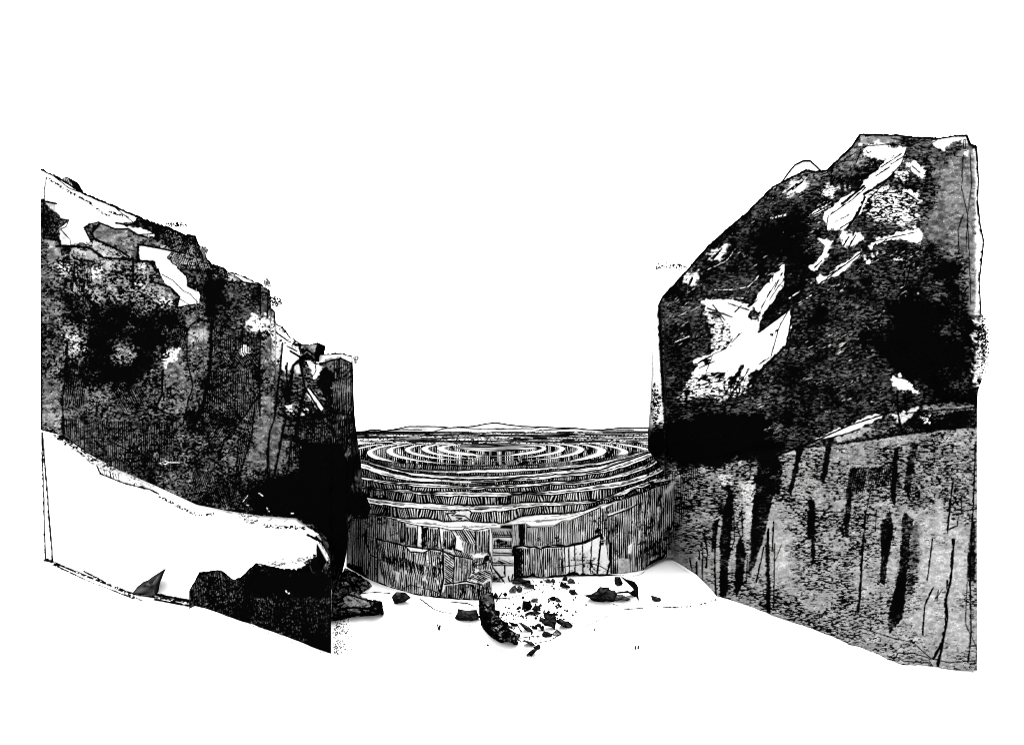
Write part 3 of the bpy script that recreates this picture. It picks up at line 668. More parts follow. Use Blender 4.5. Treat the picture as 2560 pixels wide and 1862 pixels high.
    for p, w in (([(1120, 560), (1250, 470), (1330, 400)], 2.6), ([(1150, 600), (1230, 560)], 2.2), ([(1420, 280), (1540, 200)], 2.4), ([(1480, 260), (1555, 215)], 2.4), ([(1390, 330), (1470, 280)], 2.4),
                 ([(1180, 520), (1270, 430)], 2), ([(1360, 720), (1500, 690), (1630, 660)], 2.2), ([(1230, 690), (1200, 740)], 3), ([(1270, 680), (1230, 750)], 3), ([(1090, 740), (1060, 800)], 2.4), ([(1070, 830), (1030, 870)], 3),
                 ([(1100, 920), (1180, 870)], 2.4), ([(520, 1080), (640, 1120)], 3), ([(600, 1090), (560, 1130)], 3), ([(800, 960), (740, 1060), (700, 1140)], 2.4), ([(840, 900), (790, 1000)], 2.4), ([(690, 1060), (640, 1100)], 4),
                 ([(760, 1400), (700, 1440)], 3), ([(440, 1420), (350, 1460)], 3), ([(420, 1390), (330, 1440)], 3), ([(640, 1470), (560, 1590)], 4), ([(600, 1250), (540, 1310)], 2), ([(1600, 270), (1650, 310)], 3), ([(1570, 430), (1640, 480)], 3),
                 ([(930, 380), (870, 420)], 4), ([(960, 360), (900, 410)], 4), ([(480, 760), (430, 820)], 4), ([(310, 930), (290, 970)], 4)):
        k.stroke(cD(p), w, rough=1.2)
    # veins of the lower face
    P = lambda p, D=0.93: A(cE(p), D=D, W=0.1, soft=2.2, rough=3)
    P([(490, 580), (515, 640), (500, 900), (475, 1190), (438, 1190), (440, 900), (450, 780)]); P([(555, 855), (585, 950), (565, 1120), (530, 1192), (518, 1150), (530, 900)])
    P([(650, 480), (735, 560), (735, 620), (692, 830), (650, 960), (620, 1040), (595, 1060), (610, 880), (620, 700)])
    P([(860, 380), (905, 365), (852, 560), (832, 635), (816, 620)]); P([(1018, 370), (1055, 345), (1042, 440), (1012, 570), (998, 540)])
    P([(1160, 480), (1260, 485), (1235, 580), (1165, 640), (1145, 860), (1118, 860), (1140, 560)], 0.85)
    P([(928, 655), (960, 655), (964, 800), (962, 1010), (944, 1022), (940, 880), (918, 870)]); P([(1398, 370), (1424, 370), (1402, 690), (1376, 650)])
    P([(1375, 700), (1394, 800), (1345, 1130), (1322, 1110), (1325, 800)], 0.88); P([(1488, 340), (1530, 350), (1502, 500), (1482, 655), (1446, 600)], 0.85)
    P([(1452, 720), (1505, 770), (1485, 900), (1455, 1230), (1442, 1310), (1373, 1398), (1362, 1310), (1398, 1150), (1428, 1040), (1440, 800)], 0.88)
    P([(1828, 760), (1845, 800), (1845, 1112), (1798, 1105), (1810, 900)], 0.88); P([(395, 790), (435, 760), (415, 930), (395, 930)])
    P([(690, 900), (712, 900), (716, 1285), (694, 1280)], 0.9); P([(1250, 480), (1330, 480), (1300, 560), (1250, 560)], 0.7)
    k.hatch(cE([(1330, 800), (1394, 760), (1345, 1130), (1322, 1110)]), 98, 4.5, 0.5); k.hatch(cE([(1400, 1150), (1460, 1000), (1442, 1310), (1373, 1398)]), 100, 4.5, 0.55)
    k.hatch(cE([(1090, 350), (1850, 170), (1850, 250), (1300, 320)]), 130, 4.6, 0.5, brk=0.3); k.hatch(cE([(1150, 480), (1400, 470), (1400, 560), (1160, 640)]), 100, 5, 0.45, brk=0.35)
    k.hatch(cE([(160, 500), (330, 480), (250, 720), (180, 900), (130, 960), (110, 700)]), 92, 5, 0.45, brk=0.2)
    st = k.stroke
    for p, w in (([(1240, 720), (1222, 960), (1210, 1180), (1200, 1270)], 5), ([(1270, 600), (1245, 720)], 2.4), ([(705, 820), (702, 1000), (712, 1280)], 5), ([(735, 780), (728, 940)], 3.4), ([(740, 900), (735, 1250)], 3),
                 ([(1722, 540), (1705, 680), (1690, 840)], 4.4), ([(1750, 750), (1745, 800), (1700, 820)], 3), ([(1725, 880), (1708, 1100), (1680, 1210), (1690, 1300), (1662, 1450), (1635, 1585)], 6), ([(1690, 1100), (1680, 1330)], 4),
                 ([(1610, 870), (1580, 1100)], 2.8), ([(1612, 1140), (1565, 1240), (1555, 1400)], 3.6), ([(1660, 1150), (1625, 1200)], 3), ([(1640, 1150), (1632, 1215)], 3),
                 ([(1845, 340), (1832, 700), (1815, 1000), (1820, 1400), (1805, 1550)], 3.6), ([(1660, 1450), (1615, 1530)], 5), ([(1635, 1585), (1660, 1480)], 4), ([(420, 780), (410, 1000), (418, 1190)], 4), ([(360, 880), (370, 940), (365, 1030)], 4),
                 ([(345, 930), (342, 1100)], 3.4), ([(325, 940), (328, 985)], 3.4), ([(310, 1000), (312, 1080)], 5), ([(275, 980), (285, 1050)], 3), ([(680, 920), (640, 1110)], 3.4), ([(590, 990), (585, 1110)], 3), ([(515, 720), (520, 880), (505, 920)], 3),
                 ([(560, 700), (565, 860)], 2.6), ([(535, 800), (550, 860)], 2.6), ([(1300, 710), (1295, 830)], 2.4), ([(1770, 640), (1768, 720), (1830, 710)], 2.4), ([(780, 900), (740, 1000)], 2)):
        st(cE(p), w, rough=0.8)
    st(cE([(1210, 1360), (1400, 1420), (1500, 1440), (1600, 1530), (1700, 1552), (1850, 1542), (1852, 1470), (1790, 1340), (1800, 1110)]), 2)
    st(cE([(1600, 1530), (1500, 1500), (1420, 1500), (1410, 1520), (1450, 1545), (1600, 1555)]), 2)
    st(cE([(700, 430), (860, 375), (960, 335)]), 5); st(cE([(960, 335), (1150, 250), (1290, 205), (1420, 165), (1560, 130), (1700, 120)]), 4); st(cE([(1080, 350), (1300, 320), (1600, 275), (1850, 255)]), 4)
    st(cE([(1480, 180), (1850, 150)]), 3); st(cE([(1415, 60), (1420, 190), (1440, 280)]), 5); st(cE([(1460, 70), (1465, 180)]), 3); st(cE([(1000, 330), (1150, 290), (1210, 270)]), 3)
    # outline and cracks of the upper face
    st(cD([(140, 1650), (118, 1280), (112, 1075), (130, 1040), (260, 905), (400, 745), (510, 645), (620, 555), (780, 395), (900, 333), (980, 293), (1020, 303), (1095, 298), (1240, 166), (1295, 87)]), 6.5)
    st(cD([(1295, 84), (1500, 88), (1650, 103), (1760, 108), (1850, 93), (1925, 92), (1943, 142), (1972, 160)]), 6.5)
    st([(2439.7, 366), (2447, 448), (2444, 510), (2450, 565), (2459.5, 603), (2453, 660), (2449, 700), (2453, 784)], 6)
    st(cD([(1240, 165), (1400, 150), (1500, 140)]), 2.4); st(cD([(1200, 215), (1260, 140)]), 3.4); st(cD([(1540, 105), (1600, 85)]), 3.4); st(cD([(1480, 110), (1600, 130), (1770, 115)]), 2)
    st(cD([(1100, 300), (1340, 150), (1300, 190), (1230, 360)]), 2); st(cD([(1300, 350), (1400, 290)]), 5); st(cD([(1190, 495), (1320, 390)]), 5); st(cD([(1270, 420), (1310, 370)]), 5)
    st(cD([(1500, 320), (1400, 390), (1320, 440)]), 5); st(cD([(1325, 455), (1280, 560), (1225, 635)]), 5, rough=1); st(cD([(1565, 190), (1540, 260), (1450, 360), (1340, 480)]), 2.6); st(cD([(1380, 510), (1180, 640)]), 2.4)
    st(cD([(1110, 560), (1100, 640)]), 2.2); st(cD([(1300, 340), (1290, 400)]), 5)
    st(cD([(860, 840), (850, 1000), (720, 1160)]), 3); st(cD([(905, 1100), (880, 1240), (860, 1350)]), 4); st(cD([(890, 1110), (700, 1250)]), 4.5); st(cD([(850, 1340), (740, 1450), (640, 1560)]), 6, rough=1)
    st(cD([(870, 1130), (820, 1220), (770, 1400)]), 2.4); st(cD([(860, 920), (760, 1060)]), 2.4); st(cD([(480, 1050), (600, 1055), (660, 1090)]), 3.4); st(cD([(400, 1110), (540, 1160)]), 4); st(cD([(430, 1090), (500, 1180)]), 3.4)
    st(cD([(545, 1290), (500, 1350), (430, 1380), (390, 1480)]), 2); st(cD([(890, 1240), (870, 1400), (850, 1430)]), 3); st(cD([(1060, 965), (1200, 860), (1320, 770)]), 3)
    for q in range(6): st(cD([(540 + q * 17, 1510), (520 + q * 17, 1560), (515 + q * 18, 1610)]), 2.2)
    st(cD([(1570, 760), (1540, 1150)]), 3); st(cD([(1610, 780), (1570, 960)]), 3); st(cD([(1340, 770), (1750, 770)]), 2)
    st(cD([(1905, 190), (1895, 400), (1930, 560), (1940, 800), (1950, 1100)]), 2); st(cD([(1945, 200), (1955, 380), (1930, 560), (1920, 780)]), 2); st(cD([(1905, 560), (1875, 640), (1880, 780)]), 2)
    st(cD([(1908, 120), (1918, 115), (1920, 170), (1908, 170), (1908, 120)]), 2)
    st(cD([(40, 1110), (60, 1330), (80, 1500)]), 3, op=0.6, dash=0.6)
    return k

rc = empty('rock_cliff', (95, 270, 0), 'tallest black and grey cliff with flat summit, white snow patches and slanting ledge', 'cliff', 'cliffs framing the terraces')
def r_depth(x, y, v):
    up = sstep(0, 26, ledge_hi(x) + 14 - y)
    lean = np.clip((1000 - y) / 700, 0, 1)
    return dr(x) + up * 9 + lean * 12
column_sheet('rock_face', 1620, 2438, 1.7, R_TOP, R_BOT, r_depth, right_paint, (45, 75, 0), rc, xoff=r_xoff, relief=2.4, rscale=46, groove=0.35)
hump = cD([(815, 392), (870, 310), (910, 262), (960, 237), (1005, 237), (1040, 268), (1072, 300)])
def hump_paint(PX, PY):
    k = Ink(PX, PY, 0.0, WHITE, seed=5); k.stroke([(x, y + 1.6) for x, y in hump], 5.5, rough=0.2); return k
column_sheet('snow_hump', hump[0][0], hump[-1][0], 1.5, curve(hump), lambda x: curve(hump)(x) * 0 + np.maximum(R_TOP(x) + 10, curve(hump)(x) + 3), lambda x, y, v: x * 0 + 292.0, hump_paint, (10, 22, 0), rc, relief=0.3, groove=0, mat=M_PALE)

# ------------------------------------------------------------------ terraced quarry in the gap
qz = empty('terraced_quarry', (0, 340, 0), 'pale stepped stone quarry of curved striped terraces filling the gap between both cliffs', 'quarry')
X0, X1, XS = 866.0, 1700.0, 1.25
XC = np.arange(X0, X1, XS)

bast_bot = cC3([(100, 830), (150, 850), (410, 1000), (620, 1090), (850, 1160), (1100, 1230), (1400, 1270), (1700, 1290), (1950, 1300), (2080, 1290)])
bast_top = cC3([(100, 140), (480, 145), (740, 180), (880, 230), (1100, 280), (1400, 310), (1560, 345), (1700, 345), (1740, 310), (1880, 350), (2080, 310)])
bast_mid = curve(cC3([(100, 420), (540, 470), (680, 500), (940, 560), (1180, 595), (1400, 615), (1580, 690), (1840, 740), (2000, 690), (2080, 650)]))
wall_bot = cC4([(-130, 900), (190, 860), (400, 800), (550, 840), (870, 790), (1180, 810), (1400, 815), (1640, 770), (1750, 660), (1900, 580), (2090, 600)])
wall_top = cC4([(-60, 250), (100, 222), (190, 225), (340, 215), (400, 245), (660, 235), (760, 180), (830, 180), (1000, 110), (1180, 30)]) + [(1560, 1250), (1600, 1236), (1640, 1220), (1700, 1202)]
wall_mid = curve(cC4([(190, 490), (300, 470), (370, 490), (500, 500), (640, 470), (800, 470), (1000, 440), (1090, 380), (1190, 340), (1240, 460), (1300, 440), (1310, 800), (2090, 800)]))

def bast_paint(PX, PY):
    k = Ink(PX, PY, 0.13, 0.62, grain=(5, 4), seed=3)
    T = cC3
    k.area(T([(100, 120), (470, 150), (400, 480), (180, 500), (100, 700)]), D=0.3, soft=8)
    k.hatch(T([(100, 120), (560, 140), (820, 200), (940, 250), (920, 540), (560, 470), (540, 720), (560, 1060), (420, 1000), (110, 840)]), 90, 5.2, 0.52, brk=0.1)
    k.hatch(T([(820, 220), (920, 250), (920, 540), (860, 520)]), 90, 4.4, 0.75, brk=0.05)
    k.hatch(T([(940, 310), (1090, 310), (1090, 560), (940, 550)]), 90, 4.2, 0.7, brk=0.05)
    k.hatch(T([(1170, 310), (1390, 340), (1390, 600), (1170, 590)]), 90, 4.4, 0.68, brk=0.08)
    k.hatch(T([(1440, 360), (1550, 360), (1610, 460), (1590, 620), (1450, 610)]), 88, 4.6, 0.75, brk=0.08)
    k.hatch(T([(1560, 340), (1740, 340), (1880, 360), (1880, 540), (1700, 500)]), 58, 4.6, 0.65, brk=0.08)
    k.hatch(T([(1690, 500), (1880, 540), (1870, 680), (1740, 660)]), 86, 4.2, 0.65, brk=0.08)
    k.hatch(T([(1890, 360), (2060, 350), (2060, 660), (1890, 660)]), 92, 4.2, 0.72, brk=0.08)
    k.hatch(T([(1590, 620), (1840, 680), (1840, 740), (1600, 690)]), 62, 4.2, 0.6, brk=0.08)
    k.hatch(T([(560, 480), (940, 560), (1000, 640), (1180, 650), (1270, 620), (1430, 640), (1440, 1260), (1100, 1220), (640, 1080), (560, 700)]), 84, 4.6, 0.62, brk=0.22)
    k.hatch(T([(600, 560), (900, 700), (1100, 800), (1360, 830), (1360, 1000), (900, 900), (620, 760)]), 80, 4.6, 0.6, brk=0.3)
    k.hatch(T([(1460, 660), (1590, 700), (1580, 1060), (1470, 1060)]), 36, 4.8, 0.6, brk=0.08)
    k.hatch(T([(1600, 700), (1840, 750), (1900, 820), (1780, 1010), (1600, 1050)]), 88, 4.2, 0.62, brk=0.12)
    k.hatch(T([(1860, 930), (1980, 890), (2150, 880), (2120, 980), (1980, 1060), (1790, 1000)]), 26, 4.8, 0.65, brk=0.06)
    k.hatch(T([(1840, 750), (2080, 680), (2150, 880), (1950, 890), (1850, 860)]), 86, 4.4, 0.62, brk=0.12)
    k.hatch(T([(1470, 1100), (1750, 1060), (1960, 1100), (2150, 990), (2160, 1300), (1440, 1290)]), 88, 4.3, 0.7, brk=0.1)
    for q in ([(1100, 290), (1160, 300), (1140, 580), (1100, 580)], [(1385, 320), (1435, 330), (1430, 600), (1400, 600)], [(1615, 430), (1660, 440), (1680, 620), (1640, 600)], [(940, 570), (1260, 615), (1180, 652), (1000, 640)],
              [(1840, 690), (2030, 680), (2000, 720), (1860, 715)], [(1480, 1090), (1760, 1045), (1960, 1090), (1760, 1062)], [(800, 900), (860, 930), (840, 1060), (810, 1010)]):
        k.area(T(q), D=0.02, W=0.8, soft=1.5, rough=1); k.clear(T(q), 1.5, 1)
    k.area(T([(1150, 300), (1220, 320), (1200, 590), (1160, 590)]), D=0.9, soft=3); k.area(T([(2000, 700), (2060, 690), (2090, 760), (2000, 790)]), D=0.8, W=0.2, soft=4)
    k.area(T([(100, 780), (330, 860), (420, 1000), (100, 860)]), D=0.92, soft=4)
    st = k.stroke
    st(T([(100, 140), (480, 145), (740, 180), (880, 232), (1100, 282), (1400, 312), (1560, 347), (1700, 347), (1740, 312), (1880, 352), (2080, 312)]), 3.2)
    st(T([(550, 470), (680, 500), (940, 562), (1180, 597), (1400, 620), (1580, 690), (1840, 740)]), 4); st(T([(550, 470), (560, 700), (555, 1060)]), 4); st(T([(410, 330), (400, 500), (470, 690), (550, 720)]), 3)
    st(T([(470, 720), (430, 900), (410, 1010)]), 3); st(T([(1440, 620), (1450, 1000), (1400, 1250)]), 5); st(T([(1600, 690), (1580, 1080)]), 3.4); st(T([(1470, 1080), (1760, 1040), (1970, 1090)]), 3.4); st(T([(1940, 1090), (1920, 1300)]), 3.4)
    st(T([(1390, 320), (1420, 600)]), 3.6); st(T([(1550, 350), (1615, 460), (1600, 610), (1690, 640)]), 3.6); st(T([(1100, 290), (1090, 570)]), 3); st(T([(1165, 290), (1165, 600)]), 5); st(T([(930, 270), (930, 560)]), 3.4)
    st(T([(1890, 340), (1880, 660)]), 3.6); st(T([(2065, 350), (2060, 660)]), 4); st(T([(2060, 660), (2150, 760), (2150, 900)]), 4); st(T([(930, 560), (1000, 640), (1180, 655), (1270, 615)]), 3); st(T([(1380, 960), (1420, 780)]), 4)
    st(T([(150, 850), (410, 1010), (640, 1100), (850, 1165), (1100, 1235), (1400, 1272), (1700, 1292), (1950, 1302)]), 6, rough=1)
    st(T([(900, 1140), (1000, 1090), (1300, 1160), (1450, 1240)]), 2)
    return k
column_sheet('bastion', 866, 1226, 1.2, curve(bast_top), lambda x: curve(bast_bot)(x) + 1, lambda x, y, v: gdepth(curve(bast_bot)(x)) + np.where(y < bast_mid(x), 5.0, 0.0), bast_paint, (0, 45, -16), qz, relief=1.0, rscale=24, groove=0.4, mat=M_PALE)

def wall_paint(PX, PY):
    k = Ink(PX, PY, 0.14, 0.62, grain=(5, 4), seed=5)
    T = cC4
    k.area(T([(700, 520), (1190, 360), (1190, 790), (860, 780), (740, 740)]), D=0.2, W=0.65, soft=6)
    k.area(T([(850, 560), (1080, 520), (1080, 770), (860, 760)]), D=0.4, W=0.5, soft=10, rough=14)
    k.hatch(T([(140, 230), (830, 190), (1180, 30), (1290, 110), (1290, 440), (1200, 340), (1000, 440), (640, 470), (330, 480), (190, 470)]), 90, 5.0, 0.5, brk=0.12)
    k.hatch(T([(250, 230), (330, 220), (330, 470), (260, 480)]), 90, 4.4, 0.75, brk=0.05)
    k.hatch(T([(190, 490), (330, 500), (530, 500), (740, 500), (790, 790), (560, 840), (400, 800), (190, 860)]), 90, 4.6, 0.6, brk=0.12)
    k.area(T([(190, 500), (300, 500), (300, 830), (190, 860)]), D=0.92, W=0.2, soft=4)
    k.hatch(T([(1190, 60), (1440, -60), (1800, -200), (2090, -300), (2090, 100), (2000, 400), (1940, 600), (1750, 660), (1640, 760), (1400, 800), (1300, 790)]), 91, 4.8, 0.66, brk=0.1)
    k.hatch(T([(1160, 40), (1290, 110), (1250, 200), (1160, 150)]), 90, 5, 0.5)
    k.area(T([(1390, 620), (1510, 620), (1520, 780), (1390, 790)]), D=0.1, W=0.4, soft=3); k.clear(T([(1390, 620), (1510, 620), (1520, 780), (1390, 790)]))
    k.area(T([(1820, 30), (1860, 30), (1850, 180), (1820, 200)]), D=0.05, W=0.7, soft=3); k.clear(T([(1825, 30), (1855, 30), (1850, 180), (1825, 200)]))
    for q in ([(1500, 470), (1560, 430), (1530, 560), (1490, 560)], [(1620, 300), (1640, 290), (1640, 420), (1620, 380)], [(360, 245), (660, 232), (760, 178), (740, 205), (660, 245), (380, 262)], [(1260, 115), (1400, 70), (1570, 10), (1450, 75), (1280, 140)]):
        k.area(T(q), D=0.05, W=0.75, soft=2, rough=2); k.clear(T(q), 2, 2)
    k.area(cC2([(2020, 660), (2080, 680), (2010, 800), (1950, 890), (1915, 850), (1990, 760)]), D=0.05, W=0.7, soft=2); k.clear(cC2([(2020, 660), (2080, 680), (2010, 800), (1950, 890), (1915, 850), (1990, 760)]), 2, 2)
    k.area(T([(1110, 310), (1150, 270), (1210, 340), (1230, 450), (1200, 460), (1180, 350)]), D=1.0, soft=2)
    k.area(T([(1900, 300), (2100, 100), (2100, 560), (1900, 580)]), D=0.5, W=0.2, soft=10)
    k.area(T([(1700, 440), (1860, 400), (1850, 560), (1740, 640)]), D=0.45, W=0.25, soft=8)
    st = k.stroke
    st(T([(100, 222), (340, 215)]), 3); st(T([(360, 258), (660, 240), (760, 185), (830, 182), (1000, 112), (1180, 35)]), 3.6); st(T([(1270, 140), (1500, 60), (1600, 0)]), 3.4)
    st(T([(190, 490), (300, 468), (380, 490), (430, 480), (500, 505), (640, 462), (800, 472), (1000, 430), (1190, 340)]), 4); st(T([(520, 490), (800, 480), (1010, 440), (1180, 360)]), 3)
    st(T([(1190, 345), (1180, 500), (1150, 780)]), 4); st(T([(1300, 440), (1295, 640), (1260, 800)]), 4)
    for x in (745, 775, 825, 890, 980): st(T([(x, 480 - (x - 800) * 0.16), (x + 4, 640), (x + 8, 780)]), 2.8)
    st(T([(1085, 410), (1068, 780)]), 3); st(T([(700, 720), (900, 690), (1060, 665), (1180, 700), (1280, 760)]), 2)
    st(T([(190, 490), (195, 860)]), 4); st(T([(190, 858), (400, 802), (550, 842), (870, 792), (1180, 812), (1400, 815), (1640, 772), (1750, 662), (1900, 582)]), 6, rough=1)
    return k
column_sheet('quarry_wall', 1280, 1698, 1.2, curve(wall_top), lambda x: curve(wall_bot)(x) + 1, lambda x, y, v: gdepth(np.interp(x, [1280, 1560, 1620, 1700], [1448, 1438, 1428, 1400])) + np.where(y < wall_mid(x), 4.0, 0.0), wall_paint, (5, 40, -16), qz, relief=0.9, rscale=24, groove=0.4, mat=M_PALE)

# stepped blocks in the corner between bastion and wall: five courses, each a little further back
for j, (yt, yb) in enumerate(((1318, 1341), (1341, 1369), (1369, 1387), (1387, 1412), (1412, 1468))):
    def pp(PX, PY, j=j, yt=yt, yb=yb):
        k = Ink(PX, PY, 0.06, 0.75, seed=j)
        if j in (0, 1): k.hatch([(1222, yt + 9), (1284, yt + 9), (1284, yb), (1222, yb)], 88 - 20 * (j == 0), 5, 0.4)
        if j == 1: k.area([(1240, 1350), (1286, 1352), (1286, 1366), (1246, 1364)], D=0.4, W=0.4, soft=4)
        if j == 3: k.hatch([(1245, 1400), (1284, 1400), (1284, 1411), (1245, 1411)], 20, 4.4, 0.5)
        k.stroke([(1222, yt + 1), (1250, yt), (1284, yt + 1)], 3.6); k.stroke([(1226, yt), (1228, yb)], 3); k.stroke([(1224, yb - 6), (1284, yb - 3)], 2.4)
        if j == 4:
            k.stroke([(1262, 1412), (1262, 1440), (1250, 1444)], 3.4); k.stroke([(1270, 1440), (1276, 1460), (1282, 1436)], 3.4); k.area([(1222, 1430), (1250, 1440), (1262, 1468), (1222, 1468)], D=0.5, W=0.25, soft=4)
            k.stroke([(1226, 1412), (1246, 1436), (1258, 1452), (1266, 1470)], 4)
        return k
    column_sheet('stone_step', 1222, 1284, 1.2, lambda x, yt=yt: x * 0 + yt, lambda x, yb=yb: x * 0 + yb, lambda x, y, v, j=j: x * 0 + 330.0 - j * 4 + 0 * y, pp, (0, 14, -6), qz, relief=0.5, rscale=16, groove=0.3, mat=M_PALE)

# terrace risers, front to back: (top curve, foot curve, line spacing)
TER = []
T1t = [(866, 1250)] + cC3([(480, -10), (750, 20), (1100, 55), (1480, 75), (1700, 80), (1820, 75), (1830, 95), (2100, 100), (2268, 80)]) + cC2([(240, 1050), (500, 1020), (770, 1005), (1080, 985), (1200, 950)]) + [(1526, 1245), (1553, 1238), (1593, 1219.7), (1637, 1208.6), (1676, 1197.6), (1700, 1188)]
T1b = [(866, 1286)] + cC3([(480, 140), (740, 170), (980, 205), (1180, 195), (1330, 205), (1450, 240), (1800, 225), (2090, 255)]) + cC4([(100, 215), (340, 130), (600, 115), (800, 110), (930, 90), (1000, 80), (1180, 5)]) + [(1560, 1249), (1600, 1235), (1640, 1219), (1700, 1201)]
T2t = [(866, 1212), (888, 1218), (967.6, 1226), (1034.6, 1232.5), (1110, 1239), (1177, 1239), (1240, 1240), (1306, 1235), (1394, 1235), (1427, 1231), (1504.5, 1223), (1560, 1214), (1593, 1204), (1637, 1188), (1676, 1168), (1700, 1150)]
T2b = [(866, 1236), (896, 1241), (988.5, 1253.5), (1051, 1257.6), (1160, 1264), (1240, 1261.5), (1350, 1256), (1416, 1255), (1504.5, 1249.5), (1548.6, 1229), (1615, 1204), (1670, 1188), (1700, 1170)]
T3t = [(866, 1190), (890, 1195), (922, 1199), (966, 1207.5), (1010, 1213.7), (1089, 1217), (1142, 1222.5), (1209, 1223.4), (1223, 1219), (1260, 1218), (1273, 1217.5), (1328, 1215), (1372, 1210), (1434, 1211), (1493.5, 1203), (1548.6, 1192), (1593, 1181), (1626, 1168), (1648, 1150), (1700, 1128)]
T3b = [(866, 1210), (892, 1214.6), (922, 1218), (966, 1224), (1019, 1225), (1036, 1229.6), (1213, 1230.5), (1260, 1231), (1273, 1232), (1350, 1229.6), (1394, 1225), (1434, 1221), (1504.5, 1210), (1571, 1199), (1615, 1185.5), (1648, 1168), (1670, 1148), (1700, 1140)]
T4t = [(866, 1155), (895, 1166), (922, 1176), (952, 1188), (983.5, 1191.7), (1010, 1200.5), (1071.6, 1204), (1160, 1207.5), (1213, 1207.5), (1260, 1203), (1339, 1199), (1359, 1196.5), (1416, 1192), (1482.5, 1183), (1518, 1179), (1566, 1165.7), (1593, 1155), (1640, 1136), (1700, 1118)]
T4b = [(866, 1180), (890, 1187), (913, 1195), (966, 1202), (1015, 1207.5), (1080, 1209), (1168.6, 1217), (1213, 1214.6), (1260, 1213), (1328, 1208.6), (1394, 1204), (1423, 1206.4), (1460.5, 1198.7), (1518, 1192), (1571, 1176.7), (1615, 1161), (1643, 1141), (1700, 1122)]
T5t = [(866, 1145), (910, 1153), (936, 1161.7), (983.5, 1176), (1036, 1188), (1089, 1193.4), (1160, 1196), (1213, 1197), (1260, 1195), (1324, 1191), (1416, 1183), (1504.5, 1172), (1566, 1150), (1620, 1132), (1700, 1112)]
T5b = [(866, 1149), (910, 1160), (939, 1169), (983.5, 1183), (1027.5, 1193), (1054, 1195), (1089, 1197), (1153, 1202), (1221.6, 1199.6), (1260, 1199), (1324, 1194), (1416, 1186), (1504, 1175), (1566, 1153), (1620, 1135), (1700, 1114)]
T6t = [(866, 1143), (910, 1151), (955, 1161), (992, 1170.5), (1036, 1176), (1089, 1181), (1142, 1182), (1213, 1181), (1260, 1180), (1346, 1174.5), (1427, 1169), (1493.5, 1161), (1566, 1145), (1620, 1128), (1700, 1108)]
T6b = [(866, 1144), (910, 1152), (955, 1164), (992, 1174), (1036, 1183), (1089, 1187), (1142, 1189.7), (1213, 1190), (1260, 1190), (1346, 1184), (1427, 1175), (1493, 1167), (1566, 1148), (1620, 1130), (1700, 1110)]
T7t = [(866, 1132), (900.6, 1138.8), (944.6, 1149), (992, 1154.6), (1071.6, 1160), (1142, 1162.6), (1260, 1163), (1273, 1163.5), (1350, 1160), (1449, 1152), (1513, 1144), (1553, 1136), (1620, 1122), (1700, 1104)]
T7b = [(866, 1142), (904, 1150), (948, 1158), (983.5, 1167), (1019, 1172), (1107, 1175.8), (1213, 1174), (1260, 1173), (1350, 1170), (1449, 1161), (1513, 1152), (1553, 1144), (1620, 1126), (1700, 1107)]
wt = np.where(XC < 1250, curve(bast_top)(XC), curve(wall_top)(XC))
gb = np.where(XC < 1226, gdepth(curve(bast_bot)(XC)) + 5, np.where(XC < 1281, 330.0, gdepth(np.interp(XC, [1280, 1560, 1620, 1700], [1448, 1438, 1428, 1400])) + 4))
ker = np.ones(41) / 41
gb = np.convolve(np.pad(gb, 20, mode='edge'), ker, 'valid')
hz = (wt - HZ) * gb / F                                   # eye height above the wall's rim
prev_y, hz_prev = wt.copy(), hz
sm = lambda a, n=61: np.convolve(np.pad(a, n // 2, mode='edge'), np.ones(n) / n, 'valid')
hz_prev = sm(hz_prev, 201)
prev_edge = unproj(XC, wt, F * hz_prev / (wt - HZ))
